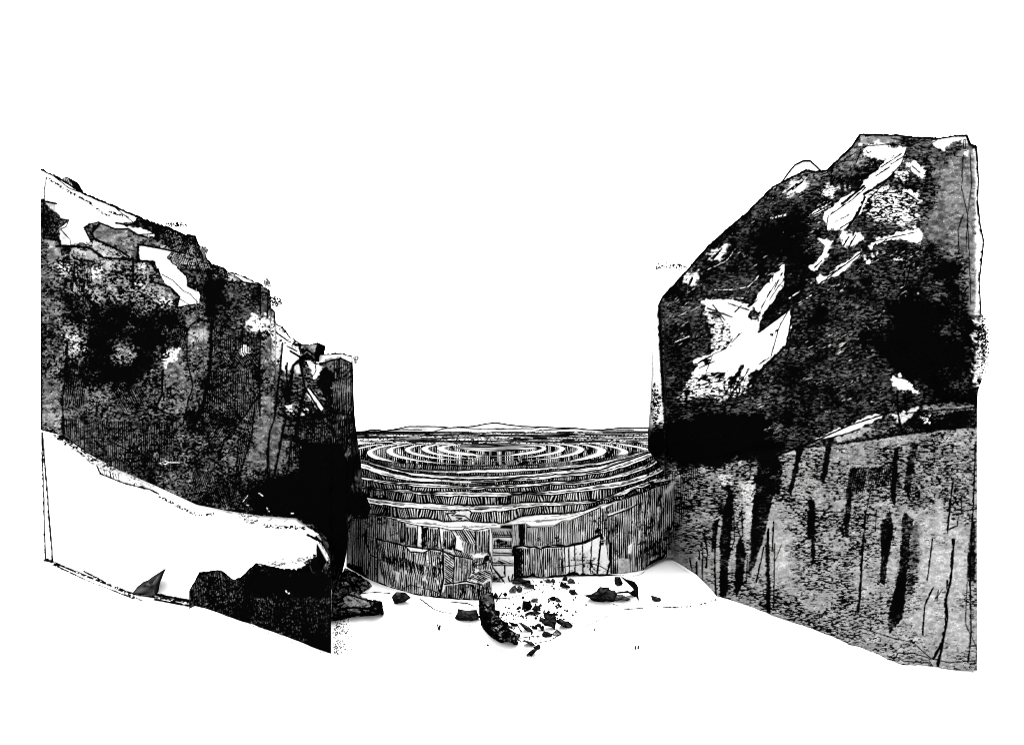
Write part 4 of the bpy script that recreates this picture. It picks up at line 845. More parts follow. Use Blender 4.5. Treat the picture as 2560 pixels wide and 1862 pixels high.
for j, (tp, bt) in enumerate(((T1t, T1b), (T2t, T2b), (T3t, T3b), (T4t, T4b), (T5t, T5b), (T6t, T6b), (T7t, T7b))):
    wig = (np.floor(fbm(XC / 22, XC * 0 + j * 3, 4, 3) * 12) / 12 - 0.5) * (7.0 - 0.7 * j) + (fbm(XC / 9, XC * 0 + j, 5, 2) - 0.5) * 2.0
    wig = np.convolve(np.pad(wig, 2, mode='edge'), np.ones(5) / 5, 'valid')
    yb = np.minimum(curve(bt)(XC) + wig * 0.6, prev_y - 0.5)
    yt = np.minimum(curve(tp)(XC) + wig, yb - 0.6)
    df = F * hz_prev / (yb - HZ)                          # the tread is level up to the foot of the riser
    nr = max(5, int(np.max(yb - yt) / 1.3))
    v = np.linspace(1, 0, nr)[:, None]                   # foot first
    PY = yt + (yb - yt) * v; PX = np.repeat(XC[None], nr, 0)
    k = Ink(PX, PY, 0.05, 0.72, grain=(5, 4), seed=j)
    gap = (6.0, 6.2, 6.0, 5.6, 5.2, 5.2, 5.2)[j]
    box = [(860, 1000), (1710, 1000), (1710, 1400), (860, 1400)]
    k.hatch(box, 91 + 6 * math.sin(j * 2.1), gap, 0.64, brk=0.06, soft=1, rough=0, bend=1.2, shear=((fbm(PX / 34, PX * 0 + j, 6, 2) - 0.5) * 1.3 * (PY - (yt + yb)[None] / 2)).ravel())
    k.area(box, D=0.1, W=0.72, soft=1, rough=0)
    k.area([(860, 1000), (930, 1000), (975, 1300), (860, 1300)], D=0.25, soft=10)
    k.area([(1560, 1000), (1710, 1000), (1710, 1300), (1540, 1300)], D=0.3, soft=30)
    k.hatch([(1560, 1000), (1710, 1000), (1710, 1300), (1545, 1300)], 100, 4.6, 0.5, brk=0.2)
    if j == 0:
        rub = cC3([(1490, 110), (1810, 90), (1800, 220), (1540, 235)])
        k.clear(rub, 1, 1); k.stroke(cC3([(1490, 130), (1620, 110), (1560, 150), (1740, 160), (1800, 210)]), 3); k.stroke(cC3([(1500, 130), (1560, 230)]), 3.4); k.stroke(cC3([(1620, 215), (1700, 190), (1620, 180)]), 3)
    lines_t = list(zip(XC[::6], yt[::6] + 0.9)); lines_b = list(zip(XC[::6], yb[::6] - 0.9))
    k.stroke(lines_t, 3.4, rough=0.8); k.stroke(lines_b, 4.0, rough=0.9)
    tone, gr = k.result()
    d = df[None] * (1 + 0 * v) + gr.reshape(PX.shape) * 0.35
    rv = unproj(PX, PY, d)
    # tread between the previous rim and this foot: three rows, plain pale stone with specks
    NT = 10
    yy = np.stack([prev_y * (1 - m_ / NT) + yb * m_ / NT for m_ in range(NT)])
    tv = unproj(np.repeat(XC[None], NT, 0), yy, F * hz_prev[None] / (yy - HZ)); tv[0] = prev_edge
    tk = Ink(np.repeat(XC[None], NT, 0), yy, 0.06 if j < 2 else 0.0, 0.8, seed=j)
    tk.area([(1640, 1000), (1710, 1000), (1710, 1300), (1600, 1300)], D=0.35, soft=30)
    for _ in range(26):
        x_ = random.uniform(880, 1650); L_ = random.uniform(20, 110); f_ = random.uniform(0.2, 0.8)
        e0, e1 = [float(np.interp(q_, XC, prev_y * (1 - f_) + yb * f_)) for q_ in (x_, x_ + L_)]
        tk.stroke([(x_, e0), (x_ + L_, e1)], 1.8, rough=1, op=0.8)
    if 1 <= j <= 4:                                        # a low step along the middle of the wider ledges
        mid = prev_y * 0.55 + yb * 0.45 + (fbm(XC / 30, XC * 0 + j, 7, 2) - 0.5) * 2
        gone = vnoise(XC / 60, XC * 0 + j * 7, 2) > 0.62
        run = []
        for x_, m_, g_ in zip(XC[::5], mid[::5], gone[::5]):
            if g_:
                if len(run) > 1: tk.stroke(run, 2.4, rough=1)
                run = []
            else: run.append((float(x_), float(m_)))
        if len(run) > 1: tk.stroke(run, 2.4, rough=1)
    tt, _ = tk.result(); tt = tt * 0.62
    V = np.concatenate([tv, rv]).reshape(-1, 3)
    tone = np.concatenate([tt, tone])
    q = grid_quads(NT + nr, len(XC))
    q = q[:, ::-1]
    V, fs, tone = close_back(V, q, tone, (0, 12, -3), True)
    make('terrace', V, fs, M_PALE, qz, tone)
    prev_edge = rv[-1]; prev_y = yt
    hz_prev = (yt - HZ) * df / F
    hz_prev = sm(hz_prev)
hz_p = sm(hz_prev, 161)

# plateau with concentric ring banks, reaching to the far plain
rings = [(1142, 1339, 1128, 1111, 1118), (1093, 1366, 1140, 1107.5, 1120), (1054, 1412, 1146.5, 1104.5, 1121), (1013, 1460, 1153, 1102, 1123), (966, 1515, 1163, 1099.5, 1127), (918, 1571, 1176, 1097, 1131), (868, 1640, 1192, 1094.5, 1134), (800, 1720, 1215, 1092, 1137)]
nr = 118
vv = np.linspace(0, 1, nr)[:, None]
far_y = 1077.0
PY = prev_y[None] + (far_y - prev_y[None]) * vv; PX = np.repeat(XC[None], nr, 0)
k = Ink(PX, PY, 0.0, 0.8, grain=(80, 1.9), seed=2, soft=0.45, mod=0.25)
def ell(r):
    L, R, Fy, By, cy = r
    dx = (PX - (L + R) / 2) / ((R - L) / 2); dy = np.where(PY > cy, (PY - cy) / (Fy - cy), (cy - PY) / (cy - By))
    return np.sqrt(dx * dx + dy * dy).ravel()
E = [ell(r) for r in rings]
box = [(860, 1000), (1710, 1000), (1710, 1300), (860, 1300)]
hx = Ink(PX, PY, 0, 0.8, seed=5); hx.hatch(box, 92, 4.8, 0.8, brk=-0.2, soft=1, rough=0, bend=0.8)
lift = np.zeros(PX.size)
for i in range(len(E) - 1):
    a, b = E[i] - 1, 1 - E[i + 1]
    ins = (a > 0) & (b > 0)
    t = np.where(ins, a / np.maximum(a + b, 1e-6), 0)
    jit = 0.93 - 0.30 * np.clip(np.abs(k.x - 1240) / np.maximum(60.0 + 55 * i, 1), 0, 1) ** 3 + 0.2 * (fbm(k.x / 25, k.y / 8, i, 2) - 0.5)
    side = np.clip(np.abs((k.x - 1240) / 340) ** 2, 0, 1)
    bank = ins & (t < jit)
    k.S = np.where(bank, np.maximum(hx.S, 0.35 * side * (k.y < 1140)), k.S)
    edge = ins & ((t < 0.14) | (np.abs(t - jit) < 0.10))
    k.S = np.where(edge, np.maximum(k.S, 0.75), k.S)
    lift = np.where(bank, 1 - t / np.maximum(jit, 0.1), lift)
    k.D = np.where(bank & (k.y < 1112), 0.6, k.D)
core = E[0] < 1
k.D = np.where(core, 0.62, k.D); k.W = np.where(core, 0.6, k.W)
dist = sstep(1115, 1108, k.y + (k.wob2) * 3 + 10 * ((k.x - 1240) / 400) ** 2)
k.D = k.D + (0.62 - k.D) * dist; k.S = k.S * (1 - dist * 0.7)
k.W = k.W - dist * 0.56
fr = random.Random(8)
for _ in range(240):
    x, y = fr.uniform(870, 1690), fr.uniform(1079, 1109)
    L = fr.uniform(20, 130)
    k.stroke([(x, y), (x + L * 0.5, y - fr.uniform(-0.8, 1.4)), (x + L, y - fr.uniform(-0.5, 0.5))], fr.uniform(1.1, 2.2), pale=fr.random() < 0.3, rough=1)
for p in (cC1([(250, 295), (330, 270), (370, 290), (300, 300)]), cC1([(420, 300), (430, 235), (480, 230), (440, 305)]), cC1([(1900, 285), (1990, 285)]), cC1([(1920, 350), (2060, 348)]), cC1([(480, 300), (500, 235)])): k.stroke(p, 3.2)
tone, gr = k.result(); tone = tone * 0.62
d = F * hz_p[None] / (PY - HZ)
d[0] = prev_edge[:, 1]
d[1:] = d[1:] * (1 - 0.012 * lift.reshape(PX.shape)[1:])
V = unproj(PX, PY, d).reshape(-1, 3); V[:len(XC)] = prev_edge
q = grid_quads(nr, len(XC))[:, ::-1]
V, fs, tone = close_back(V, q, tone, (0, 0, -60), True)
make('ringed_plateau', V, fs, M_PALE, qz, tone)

# ------------------------------------------------------------------ rubble, mound and fallen rib on the valley floor
def heap(name, pts, raise_m, D, W, label, cat, extra=None, rough=5.0, grain=(5, 4), mat=None, step=1.3, kind=None):
    def dep(x, y, e):
        g_ = gdepth(y)
        up = raise_m * np.sqrt(np.clip(e / 14.0, 0, 1)) * (0.55 + 0.9 * fbm(x / 11, y / 9, 2, 3) if kind is None else 1)
        return g_ * (1 - np.minimum(up / H, 0.2)) + 0.02
    def paint(PX, PY):
        k = Ink(PX, PY, D, W, grain=grain, seed=7); k.gain = 1.38 if kind else 1.0
        if extra: extra(k)
        return k
    o = poly_sheet(name, pts, step, dep, paint, (0, 1.0, -1.0), None, rough, mat)
    return tag(o, label, cat, kind=kind)

def ex_rubble(k):
    k.area(cR([(150, 560), (310, 580), (280, 660), (130, 650)]), D=0.4, W=0.25, soft=6, rough=10)
    for p in ([(100, 600), (160, 560), (260, 590), (330, 600)], [(110, 650), (200, 640), (300, 650), (370, 610)], [(300, 600), (310, 660), (370, 670)], [(130, 520), (220, 500), (250, 550)], [(160, 480), (210, 530)], [(120, 690), (250, 680), (370, 680)], [(90, 620), (140, 600)]):
        k.stroke(cR(p), 4.5, rough=1)
heap('rubble_heap', cR([(62, 715), (70, 560), (100, 470), (150, 400), (230, 440), (300, 490), (310, 505), (230, 560), (290, 590), (370, 600), (382, 680), (300, 682), (180, 692), (110, 712)]), 5.0, 0.68, 0.16,
     'dark speckled rubble heap wedged between the black spur edge and the striped bastion', 'rubble', ex_rubble)
def ex_rib(k):
    k.area(cK([(200, 380), (320, 380), (340, 480), (300, 580), (220, 560)]), D=0.3, W=0.12, soft=6, rough=6)
    k.area(cK([(300, 680), (420, 740), (500, 840), (400, 820), (320, 740)]), D=0.45, W=0.2, soft=6, rough=8)
    k.hatch(cK([(280, 640), (420, 720), (520, 860), (440, 880), (320, 800)]), 42, 4.6, 0.5, brk=0.3)
    k.area(cK([(170, 600), (260, 640), (300, 800), (440, 900), (600, 940), (420, 930), (250, 800)]), D=1.0, soft=4)
    for p in ([(190, 370), (170, 470), (175, 640)], [(185, 370), (250, 348), (330, 372), (352, 480), (320, 560)], [(230, 500), (270, 540), (310, 500)]): k.stroke(cK(p), 4.5)
heap('fallen_rib', cK([(185, 370), (250, 342), (330, 370), (356, 480), (322, 560), (350, 590), (350, 560), (412, 568), (402, 640), (455, 690), (500, 700), (525, 775), (580, 830), (650, 830), (620, 870), (600, 885), (615, 935), (580, 952), (500, 905), (420, 925), (320, 875), (245, 800), (190, 730), (168, 600), (168, 450)]), 6.0, 0.8, 0.14,
     'long black curved rock rib running out from the corner of the bastion across the snow', 'rock', ex_rib, rough=4)
def ex_mound(k):
    k.stroke(cC4([(1450, 825), (1640, 790), (1780, 670), (1920, 590)]), 2.6)
    k.stroke(cE([(100, 1245), (200, 1250), (310, 1240), (420, 1205), (540, 1225)]), 3.4, dash=0.45)
    k.area(cE([(180, 985), (240, 1020), (300, 1075), (260, 1050)]), D=0.5, soft=3, rough=8)
mp_ = [(1530, 1452), (1560, 1445), (1601, 1434), (1630, 1412), (1662, 1389), (1692, 1410), (1741, 1442), (1792, 1494), (1800, 1512), (1700, 1524), (1590, 1508), (1545, 1480)]
heap('snow_mound', mp_, 1.0, 0.0, WHITE, None, None, ex_mound, rough=0, mat=M_PALE, kind='structure')

# ------------------------------------------------------------------ boulders, each traced, standing at its own distance
def boulder(pts, label, tone=0.05, name='boulder', cat='boulder', group='boulders scattered on the snow below the quarry wall', lift=0.0, fat=0.45, dark=0.003):
    p = []
    n = len(pts)
    rg = random.Random(int(pts[0][0] * 7 + pts[0][1]))
    for i in range(n):                                     # break each side once, with a jitter
        (ax, ay), (bx, by) = pts[i], pts[(i + 1) % n]
        L = math.hypot(bx - ax, by - ay)
        p.append((ax, ay)); m = rg.uniform(0.4, 0.6); j = rg.uniform(-0.07, 0.07) * L
        p.append((ax + (bx - ax) * m - (by - ay) / max(L, 1e-6) * j, ay + (by - ay) * m + (bx - ax) / max(L, 1e-6) * j))
    a = np.array(p); c = a.mean(0); a = c + (a - c) * 1.08
    yb = a[:, 1].max()
    d0 = float(gdepth(np.array(yb - lift)))
    wid = (a[:, 0].max() - a[:, 0].min()) / F * d0
    rows = []; tones = []
    for s, o in ((0.10, -1.0), (0.45, -0.86), (0.74, -0.55), (1.0, 0.0), (0.72, 0.7), (0.3, 1.1)):
        q = c + (a - c) * s
        dd = d0 + wid * fat * (o * (1 + 0.25 * np.array([rg.uniform(-1, 1) for _ in p])) + 0.35)
        rows.append(unproj(q[:, 0], q[:, 1], dd))
        tones.append([dark if s > 0.9 or o > 0 else max(dark, tone * rg.choice((0.02, 0.04, 0.15, 0.45))) for _ in p])
    N = len(p); V = np.concatenate(rows); T = np.array(tones).ravel()
    fs = []
    for r in range(5):
        for i in range(N):
            fs.append((r * N + i, r * N + (i + 1) % N, (r + 1) * N + (i + 1) % N, (r + 1) * N + i))
    V = np.concatenate([V, rows[0].mean(0, keepdims=True), rows[5].mean(0, keepdims=True)]); T = np.append(T, [T[0], dark])
    tri = [(len(V) - 2, (i + 1) % N, i) for i in range(N)] + [(len(V) - 1, 5 * N + i, 5 * N + (i + 1) % N) for i in range(N)]
    o_ = make(name, V, [np.array(fs), np.array(tri)], M_INK, None, T)
    return tag(o_, label, cat, group)

BL = [
 ([(556, 268), (556, 222), (620, 193), (700, 225), (745, 230), (750, 262), (690, 250), (620, 272)], 'broad grey boulder at the foot of the black strip of wall', 0.12),
 ([(655, 272), (700, 258), (793, 285), (793, 322), (740, 312), (690, 297)], 'flat dark slab sticking out below the broad grey boulder', 0.1),
 ([(508, 355), (540, 310), (575, 288), (602, 320), (592, 357), (545, 372)], 'left one of two touching black boulders below the flat slab', 0.25),
 ([(597, 330), (620, 303), (655, 308), (662, 350), (630, 366), (605, 357)], 'right one of two touching black boulders below the flat slab', 0.12),
 ([(443, 385), (465, 363), (492, 385), (470, 410)], 'small round black stone left of two touching boulders', 0.02),
 ([(333, 400), (360, 368), (388, 410), (370, 437), (340, 427)], 'small black rock leaning on the top of the curved rib', 0.02),
 ([(858, 238), (888, 232), (892, 250), (866, 257)], 'tiny black stone close under the wall, left of a rounded pair', 0.02),
 ([(926, 252), (940, 213), (975, 218), (988, 257)], 'left rounded stone of a pair close under the wall', 0.14),
 ([(984, 240), (1000, 208), (1030, 223), (1033, 254)], 'right rounded stone of a pair close under the wall', 0.14),
 ([(1117, 212), (1140, 178), (1172, 195), (1172, 227), (1130, 232)], 'black stone touching the base line of the striped wall', 0.03),
 ([(1168, 242), (1205, 203), (1240, 218), (1262, 264), (1210, 257)], 'wedge shaped grey boulder just below the wall base stone', 0.14),
 ([(1092, 297), (1103, 243), (1130, 262), (1160, 253), (1160, 275), (1202, 300), (1190, 317), (1130, 310)], 'black boulder with two horns on top', 0.06),
 ([(1190, 367), (1200, 333), (1257, 333), (1272, 370), (1257, 392), (1215, 384)], 'square black boulder alone below the horned one', 0.03),
 ([(1000, 312), (1015, 306), (1037, 320), (1018, 330)], 'tiny stone alone left of the horned boulder', 0.1),
 ([(960, 430), (1010, 406), (1047, 425), (1032, 457), (985, 452)], 'black half of a low split boulder amid the open snow', 0.01),
 ([(1040, 428), (1065, 423), (1108, 466), (1080, 474), (1040, 462)], 'pointed pale half of a low split boulder amid the open snow', 0.16),
 ([(943, 469), (965, 450), (977, 470), (955, 482)], 'tiny black stone left of the split boulder', 0.05),
 ([(753, 462), (790, 428), (830, 428), (845, 457), (790, 477)], 'low rounded boulder with a pale middle, above the black lump', 0.3),
 ([(663, 532), (673, 463), (735, 468), (772, 520), (757, 552), (700, 547), (656, 562)], 'jagged solid black lump, darkest boulder on the snow', 0.005),
 ([(693, 561), (715, 543), (737, 565), (710, 577)], 'small black stone under the jagged black lump', 0.01),
 ([(778, 545), (810, 513), (868, 513), (868, 550), (830, 577), (790, 572)], 'blocky grey faced boulder right of the jagged black lump', 0.1),
 ([(690, 614), (730, 588), (800, 573), (868, 600), (852, 614), (790, 607), (740, 614)], 'thin flat dark slab lying under the blocky boulder', 0.06),
 ([(793, 656), (815, 638), (837, 655), (815, 670)], 'small black stone under the thin flat slab', 0.01),
 ([(897, 588), (960, 610), (1028, 603), (1037, 650), (1047, 690), (1032, 740), (1027, 787), (990, 750), (940, 742), (858, 690), (863, 643), (920, 660)], 'large broken boulder with jagged top, biggest of the pile', 0.07),
 ([(1043, 680), (1100, 663), (1142, 690), (1172, 690), (1233, 740), (1190, 772), (1130, 752), (1060, 712)], 'long jagged boulder pointing right from the biggest of the pile', 0.07),
 ([(503, 695), (602, 728), (592, 752), (520, 722)], 'thin black sliver touching the upper edge of the curved rib', 0.01),
 ([(588, 718), (607, 718), (664, 812), (640, 802)], 'narrow black splinter beside the leaning grey blade', 0.01),
 ([(618, 703), (742, 760), (773, 790), (768, 812), (715, 802), (660, 750)], 'leaning grey blade of rock with a sharp tip', 0.12),
 ([(803, 747), (840, 713), (872, 725), (882, 760), (914, 802), (880, 802), (850, 757)], 'black hooked boulder left of the biggest of the pile', 0.04),
 ([(770, 763), (832, 763), (832, 777), (780, 780)], 'thin flat chip between grey blade and hooked boulder', 0.01),
 ([(883, 842), (910, 803), (950, 813), (1002, 835), (987, 867), (900, 870)], 'black boulder with a pale stone lying against its end', 0.03),
 ([(1000, 838), (1050, 785), (1106, 825), (1080, 852), (1010, 852)], 'pale white faced stone with a dark rim at the pile edge', 0.75),
 ([(653, 912), (690, 903), (762, 920), (803, 962), (782, 977), (720, 937)], 'long black shard beyond the tip of the curved rib', 0.1),
 ([(788, 985), (850, 948), (868, 990), (842, 1012), (800, 1002)], 'black stone between the long shard and the lowest boulder', 0.03),
 ([(702, 1087), (740, 1040), (780, 1008), (832, 1010), (802, 1050), (772, 1087), (740, 1072)], 'ragged black boulder nearest to the open snow, lowest of all', 0.03),
 ([(1363, 395), (1450, 385), (1510, 350), (1545, 308), (1637, 310), (1642, 335), (1702, 350), (1727, 385), (1692, 467), (1600, 457), (1560, 477), (1470, 457), (1400, 412)], 'large flat topped black outcrop standing alone on the snow', 0.05),
 ([(1698, 422), (1740, 388), (1800, 393), (1884, 435), (1852, 457), (1790, 442), (1720, 467)], 'long grey rock at the right end of the flat topped outcrop', 0.2),
 ([(1708, 230), (1718, 188), (1767, 193), (1798, 260), (1755, 302), (1713, 267)], 'black drop shaped boulder hanging at the wall base under the pale patch', 0.03),
 ([(2122, 398), (2228, 430), (2228, 482), (2150, 478)], 'grey wedge shaped boulder alone on the snow mound', 0.12),
]
for pts, lab, tone in BL:
    boulder(cK(pts), lab, tone, dark=0.0015)
boulder(cK([(1780, 188), (1850, 226), (1930, 248), (1972, 310), (1978, 430), (1986, 462), (1968, 440), (1940, 390), (1938, 330), (1900, 268), (1850, 247)]), 'thin curved black rock fin reaching down from the wall base', 0.01, 'rock_fin', 'rock', None, dark=0.0015, fat=0.2)
boulder(cK([(1735, 362), (1860, 345), (1925, 385), (1915, 340), (1935, 335), (1970, 430), (1900, 395), (1850, 360), (1740, 378)]), 'angular thin rock ledge joining the grey rock to the curved fin', 0.01, 'rock_ledge', 'rock', None, dark=0.0015, fat=0.2)
boulder(cB([(600, 1172), (660, 1110), (712, 1080), (775, 1040), (735, 1178), (722, 1192)]), 'grey pointed rock standing alone at the foot of the snow slope', 0.16, 'pointed_rock', 'rock', None, lift=1, dark=0.003)
boulder(cC3([(760, 1255), (820, 1190), (930, 1197), (1003, 1260), (930, 1312), (800, 1345)]), 'grey rounded boulder against the left base of the striped bastion', 0.13, dark=0.003)
boulder(cR([(808, 702), (828, 650), (880, 660), (930, 655), (948, 700), (920, 717), (830, 717)]), 'dark blocky boulder left of the curved rib', 0.07, dark=0.003)
for (x, y), lab in ((( 1385, 502), 'tiny black pebble below the flat topped outcrop'), ((1062, 535), 'upper of two tiny pebbles under the split boulder'), ((1062, 585), 'lower of two tiny pebbles under the split boulder'), ((1240, 445), 'tiny pebble under the square black boulder'),
                    ((510, 540), 'tiny pebble between the curved rib and the jagged lump'), ((1478, 785), 'tiny pebble alone right of the long jagged boulder'), ((1280, 378), 'tiny pebble touching the square black boulder'), ((270, 960), 'tiny pebble below the curved rib among loose grit'), ((800, 328), 'tiny pebble beyond the tip of the flat dark slab')):
    r = 13
    boulder(cK([(x - r, y + 2), (x - 4, y - r * 0.8), (x + r, y - 3), (x + r * 0.6, y + r * 0.7), (x - r * 0.5, y + r * 0.8)]), lab, 0.01, 'pebble', 'pebble', 'pebbles on the snow', dark=0.0015)

# ------------------------------------------------------------------ dry scrub on the rock edges
def scrub(px, py, rx, ry, d, n, mat, label, stem=False):
    c = unproj(np.array(px), np.array(py), d); q = d / F
    V, T = [], []
    r2 = random.Random(int(px))
    for _ in range(n):
        a = r2.uniform(0, 6.283); r = r2.random() ** 0.6
        p = np.array([c[0] + rx * q * r * math.cos(a), c[1] + rx * q * 0.5 * r2.uniform(-1, 1), c[2] + ry * q * r * math.sin(a)])
        L = r2.uniform(1.6, 4.0) * q; b = r2.uniform(0, 6.283); b0 = len(V)
        for m in range(3):
            V.append(tuple(p + L * np.array([math.cos(b + m * 2.1), r2.uniform(-0.5, 0.5), math.sin(b + m * 2.1)])))
        V.append(tuple(p + np.array([0, L * 0.8, 0])))
        T += [(b0, b0 + 1, b0 + 2), (b0, b0 + 3, b0 + 1), (b0 + 1, b0 + 3, b0 + 2), (b0 + 2, b0 + 3, b0)]
    if stem:                                               # a thin crooked stem carrying the twigs
        xs_ = np.linspace(-rx, rx, 9) * q; b0 = len(V)
        for x_ in xs_:
            h = r2.uniform(-0.6, 0.6) * q; w_ = r2.uniform(0.35, 0.9) * q
            V += [(c[0] + x_, c[1] - w_, c[2] + h), (c[0] + x_, c[1], c[2] + h + w_), (c[0] + x_, c[1] + w_, c[2] + h), (c[0] + x_, c[1], c[2] + h - w_)]
        for m in range(8):
            for e in range(4):
                a0, a1 = b0 + 4 * m + e, b0 + 4 * m + (e + 1) % 4
                T += [(a0, a1, a1 + 4), (a0, a1 + 4, a0 + 4)]
        T += [(b0, b0 + 3, b0 + 2), (b0, b0 + 2, b0 + 1), (len(V) - 4, len(V) - 3, len(V) - 2), (len(V) - 4, len(V) - 2, len(V) - 1)]
    return tag(make('dry_shrub', V, [np.array(T)], mat), label, 'shrub', 'dry shrubs along the cliff edges')
px_, py_ = cL2([(690, 275)])[0]; scrub(px_, py_, 9, 9, 310, 60, M_GREY, 'pale grey scrub tuft above the sharp corner of the middle buttress')
px_, py_ = cL2([(765, 465)])[0]; scrub(px_, py_, 18, 12, 304, 75, M_BLACK, 'loose black scrub jutting from the side of the middle buttress')
px_, py_ = cL1([(1785, 935)])[0]; scrub(px_, py_, 7, 10, 330, 60, M_GREY, 'pale grey scrub tuft beside the end of the dark top slab')
px_, py_ = cL2([(1610, 1070)])[0]; scrub(px_, py_, 7, 9, 288, 30, M_GREY, 'sparse scrub at the outer corner of the lowest buttress')
px_, py_ = cL1([(1500, 670)])[0]; scrub(px_, py_, 24, 3, 356, 40, M_BLACK, 'thin low black scrub line along the crest of the top slab', True)
px_, py_ = cD([(190, 862)])[0]; scrub(px_, py_, 46, 2.5, 340, 55, M_BLACK, 'thin black scrub reaching out sideways from the tall cliff shoulder', True)
px_, py_ = cG([(612, 1320)])[0]; scrub(px_, py_, 13, 75, 200, 200, M_BLACK, 'ragged black scrub down the outer edge of the tallest cliff')
px_, py_ = (1638, 1010); scrub(px_, py_, 10, 55, 372, 110, M_BLACK, 'speckled black scrub on the inner edge of the tallest cliff')

# ------------------------------------------------------------------ loose grit and thin sketched contour lines
gv, gf, gtri = [], [], 0
rg = random.Random(21)
def grit(px, py, r):
    d = float(gdepth(np.array(py))); x = (px - CX) / F * d; s = r / F * d
    b = len(gv)
    n = 5; a0 = rg.uniform(0, 6)
    for i in range(n):
        a = a0 + i * 6.283 / n; m = rg.uniform(0.7, 1.3) * s
        gv.append((x + m * math.cos(a), d + 1.6 * m * math.sin(a), -0.02))
    gv.append((x + rg.uniform(-0.2, 0.2) * s, d, s * 1.4))
    for i in range(n): gf.append((b + i, b + (i + 1) % n, b + n))
for _ in range(330):                                       # beside the black edge of the spur
    t = abs(rg.gauss(0, 1)); py = rg.uniform(1555, 1640) - t * 8
    grit(832 + t * 20 + rg.uniform(0, 8), py, rg.choice((0.7, 0.9, 1.3, 1.8)))
for _ in range(240):                                       # along the outer side of the curved rib
    t = rg.random(); a = math.pi * (0.98 - 0.52 * t)
    cx, cy = 1330, 1520; R = 130 + abs(rg.gauss(0, 14))
    grit(cx + R * 1.05 * math.cos(a) - 10, cy + R * 0.92 * math.sin(a), rg.choice((0.5, 0.7, 0.9, 1.2)))
for _ in range(150):                                       # under the spur
    x = rg.uniform(620, 825); grit(x, float(BASE(np.array(x))) + abs(rg.gauss(0, 8)) + 1, rg.choice((0.6, 0.8, 1.1)))
for _ in range(60): grit(rg.uniform(1075, 1190), 1503 + abs(rg.gauss(0, 16)), rg.choice((0.6, 0.8)))
for _ in range(40): grit(rg.uniform(1240, 1560), rg.uniform(1450, 1560), rg.choice((0.7, 1.0, 1.5)))
for _ in range(130):                                        # fragments between the boulders, thickest along the pile
    t = rg.random(); px = 1290 + 130 * t + rg.gauss(0, 22); py = 1500 + 78 * (1 - abs(t - 0.6)) * rg.random() + rg.gauss(0, 10)
    grit(px, py, rg.choice((1.4, 2.2, 3.2, 4.6)))
for _ in range(44): grit(rg.uniform(1285, 1430), 1448 + abs(rg.gauss(0, 12)), rg.choice((1.3, 1.9, 2.8)))
for _ in range(46): grit(rg.uniform(1238, 1262) + 40 * rg.random(), rg.uniform(1525, 1580), rg.choice((1.5, 2.2, 3.2)))
gm = make('gravel', gv, [np.array(gf)], M_BLACK)
tag(gm, 'scattered black grit lying on the snow beside the dark rocks', 'gravel', kind='stuff')

sv_, sf_ = [], []
def streak(pts, w, zz=0.05):
    """A low ridge tracing a sketched line on the ground."""
    a = np.array(pts); n = max(8, int(np.hypot(*np.diff(a, axis=0).T).sum() / 3))
    t = np.concatenate([[0], np.cumsum(np.hypot(*np.diff(a, axis=0).T))]); u = np.linspace(0, t[-1], n)
    x, y = np.interp(u, t, a[:, 0]), np.interp(u, t, a[:, 1])
    g_ = unproj(x, y, gdepth(y)); tg = np.gradient(g_, axis=0); nn = np.stack([-tg[:, 1], tg[:, 0], 0 * x], 1); nn /= np.linalg.norm(nn, axis=1, keepdims=True) + 1e-9
    # keep the line's thickness even as seen at its own distance
    fore = np.abs(nn[:, 1]) * (H / g_[:, 1]) + np.abs(nn[:, 0])
    hw = (w * 0.75 / F * g_[:, 1] / np.maximum(fore, 0.2))[:, None] * (0.6 + 0.8 * RNG.random((n, 1)))
    b = len(sv_)
    for i in range(n):
        sv_.extend([tuple(g_[i] - nn[i] * hw[i]), tuple(g_[i] + np.array([0, 0, zz + 0.12])), tuple(g_[i] + nn[i] * hw[i])])
    for i in range(n - 1):
        for s in (0, 1):
            sf_.append((b + 3 * i + s, b + 3 * i + s + 1, b + 3 * i + s + 4, b + 3 * i + s + 3))
streak(cK([(360, 432), (500, 432), (650, 392), (780, 335)]), 2.2); streak(cK([(360, 475), (430, 370)]), 2.2)
streak(cK([(630, 880), (760, 865), (890, 865)]), 2.4); streak(cK([(800, 942), (980, 908), (1105, 830)]), 2.4); streak(cK([(745, 860), (745, 905)]), 2.2); streak(cK([(770, 790), (768, 850)]), 3)
streak(cK([(1370, 760), (1480, 700), (1640, 630)]), 1.6); streak(cK([(1740, 545), (1850, 555), (2030, 540)]), 2.4); streak(cR([(600, 590), (680, 650), (740, 670), (800, 672)]), 2.4)
streak(cR([(250, 555), (330, 548), (420, 555)]), 2.4); streak(cR([(780, 605), (880, 615), (920, 632)]), 3); streak(cR([(1750, 620), (1860, 650), (1920, 640)]), 2.2)
streak(cR([(2070, 635), (2150, 638), (2230, 620)]), 3); streak(cK([(600, 890), (660, 930)]), 3); streak(cR([(700, 740), (710, 780), (716, 745)]), 2.6)
ds = make('sketch_lines', sv_, [np.array(sf_)], M_BLACK)  # dark ribbons standing for drawn contour strokes
tag(ds, 'thin dark sketched lines curving over the snow among the boulders', 'sketch line', kind='stuff')

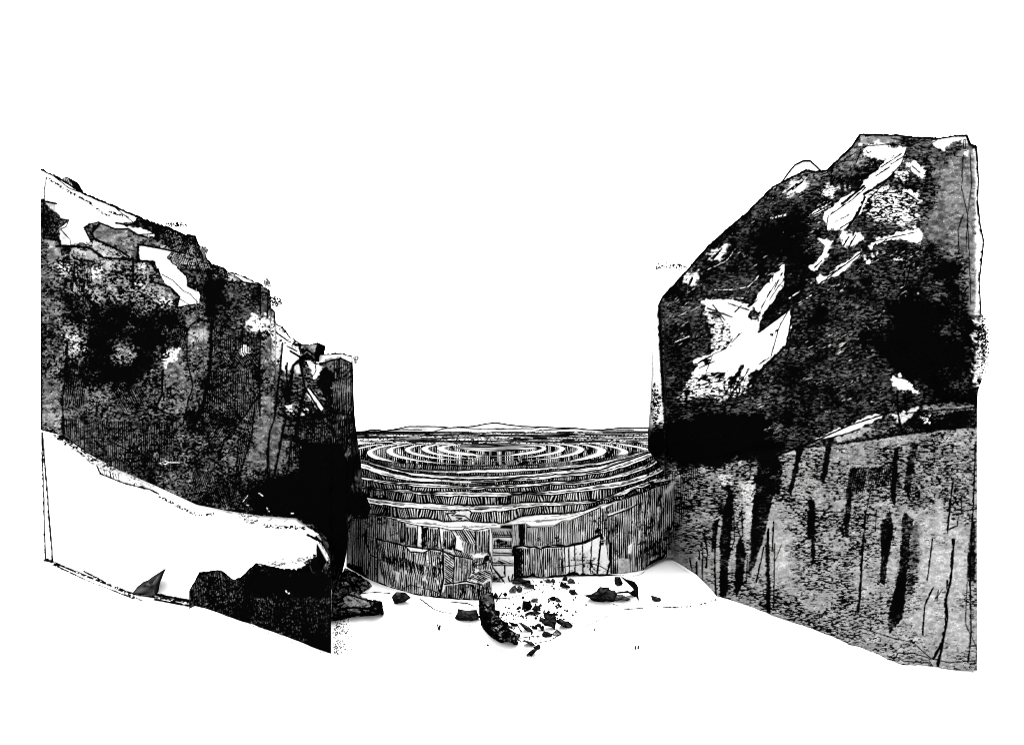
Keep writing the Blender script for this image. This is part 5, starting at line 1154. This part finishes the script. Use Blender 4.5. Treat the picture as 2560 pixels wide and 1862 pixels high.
# ------------------------------------------------------------------ two walkers
def walker(px, py, label, turn, stride):
    d = float(gdepth(np.array(py))); x = (px - CX) / F * d
    root = empty('person', (x, d, 0), label, 'person', 'walkers on the open snow')
    root.rotation_euler[2] = turn
    vs = [((0, 0, 0.95), 0.15), ((0, 0, 1.2), 0.17), ((0, 0, 1.42), 0.17), ((0, 0, 1.52), 0.07), ((0, 0.01, 1.64), 0.15), ((0, 0.0, 1.80), 0.13),
          ((0.1, 0, 0.88), 0.1), ((0.11, stride * 0.5 + 0.04, 0.48), 0.07), ((0.11, stride * 0.6, 0.07), 0.085), ((0.11, stride * 0.6 + 0.17, 0.04), 0.045),
          ((-0.1, 0, 0.88), 0.1), ((-0.11, -stride * 0.3 + 0.03, 0.48), 0.07), ((-0.11, -stride * 0.7, 0.07), 0.085), ((-0.11, -stride * 0.7 + 0.17, 0.04), 0.045),
          ((0.2, 0, 1.41), 0.075), ((0.27, -0.05, 1.14), 0.055), ((0.26, 0.06, 0.9), 0.045), ((0.26, 0.1, 0.8), 0.04),
          ((-0.2, 0, 1.41), 0.075), ((-0.27, 0.0, 1.14), 0.055), ((-0.26, 0.1, 0.9), 0.045), ((-0.26, 0.13, 0.8), 0.04)]
    ed = [(0, 1), (1, 2), (2, 3), (3, 4), (4, 5), (0, 6), (6, 7), (7, 8), (8, 9), (0, 10), (10, 11), (11, 12), (12, 13), (2, 14), (14, 15), (15, 16), (16, 17), (2, 18), (18, 19), (19, 20), (20, 21)]
    me = bpy.data.meshes.new('body'); me.from_pydata([v for v, _ in vs], ed, [])
    o = bpy.data.objects.new('body', me); COL.objects.link(o); o.parent = root
    sk = o.modifiers.new('skin', 'SKIN')
    if not me.skin_vertices: me.skin_vertices.new()
    for i, (_, r) in enumerate(vs): me.skin_vertices[0].data[i].radius = (r, r)
    me.skin_vertices[0].data[0].use_root = True
    sb = o.modifiers.new('smooth', 'SUBSURF'); sb.levels = 2; sb.render_levels = 2
    me.materials.append(M_COAT)
    # long dark coat: a closed flared skirt over hips and thighs
    n = 14; cv = []; cf = []
    for z, r in ((1.5, 0.15), (1.42, 0.27), (1.2, 0.28), (0.98, 0.27), (0.30, 0.31), (0.28, 0.27)):
        for i in range(n):
            a = i * 2 * math.pi / n; cv.append((r * 1.3 * math.cos(a), r * 0.95 * math.sin(a), z))
    for r_ in range(5):
        for i in range(n): cf.append((r_ * n + (i + 1) % n, r_ * n + i, (r_ + 1) * n + i, (r_ + 1) * n + (i + 1) % n))
    cm = bpy.data.meshes.new('coat'); cm.from_pydata(cv, [], cf); cm.materials.append(M_COAT)
    co = bpy.data.objects.new('coat', cm); COL.objects.link(co); co.parent = root
walker(1588.2, 1624, 'person in a long dark coat, the left of two walking together on open snow', 0.4, 0.35)
walker(1595.6, 1623, 'person in a long dark coat, the right of two walking together on open snow', 0.3, 0.3)
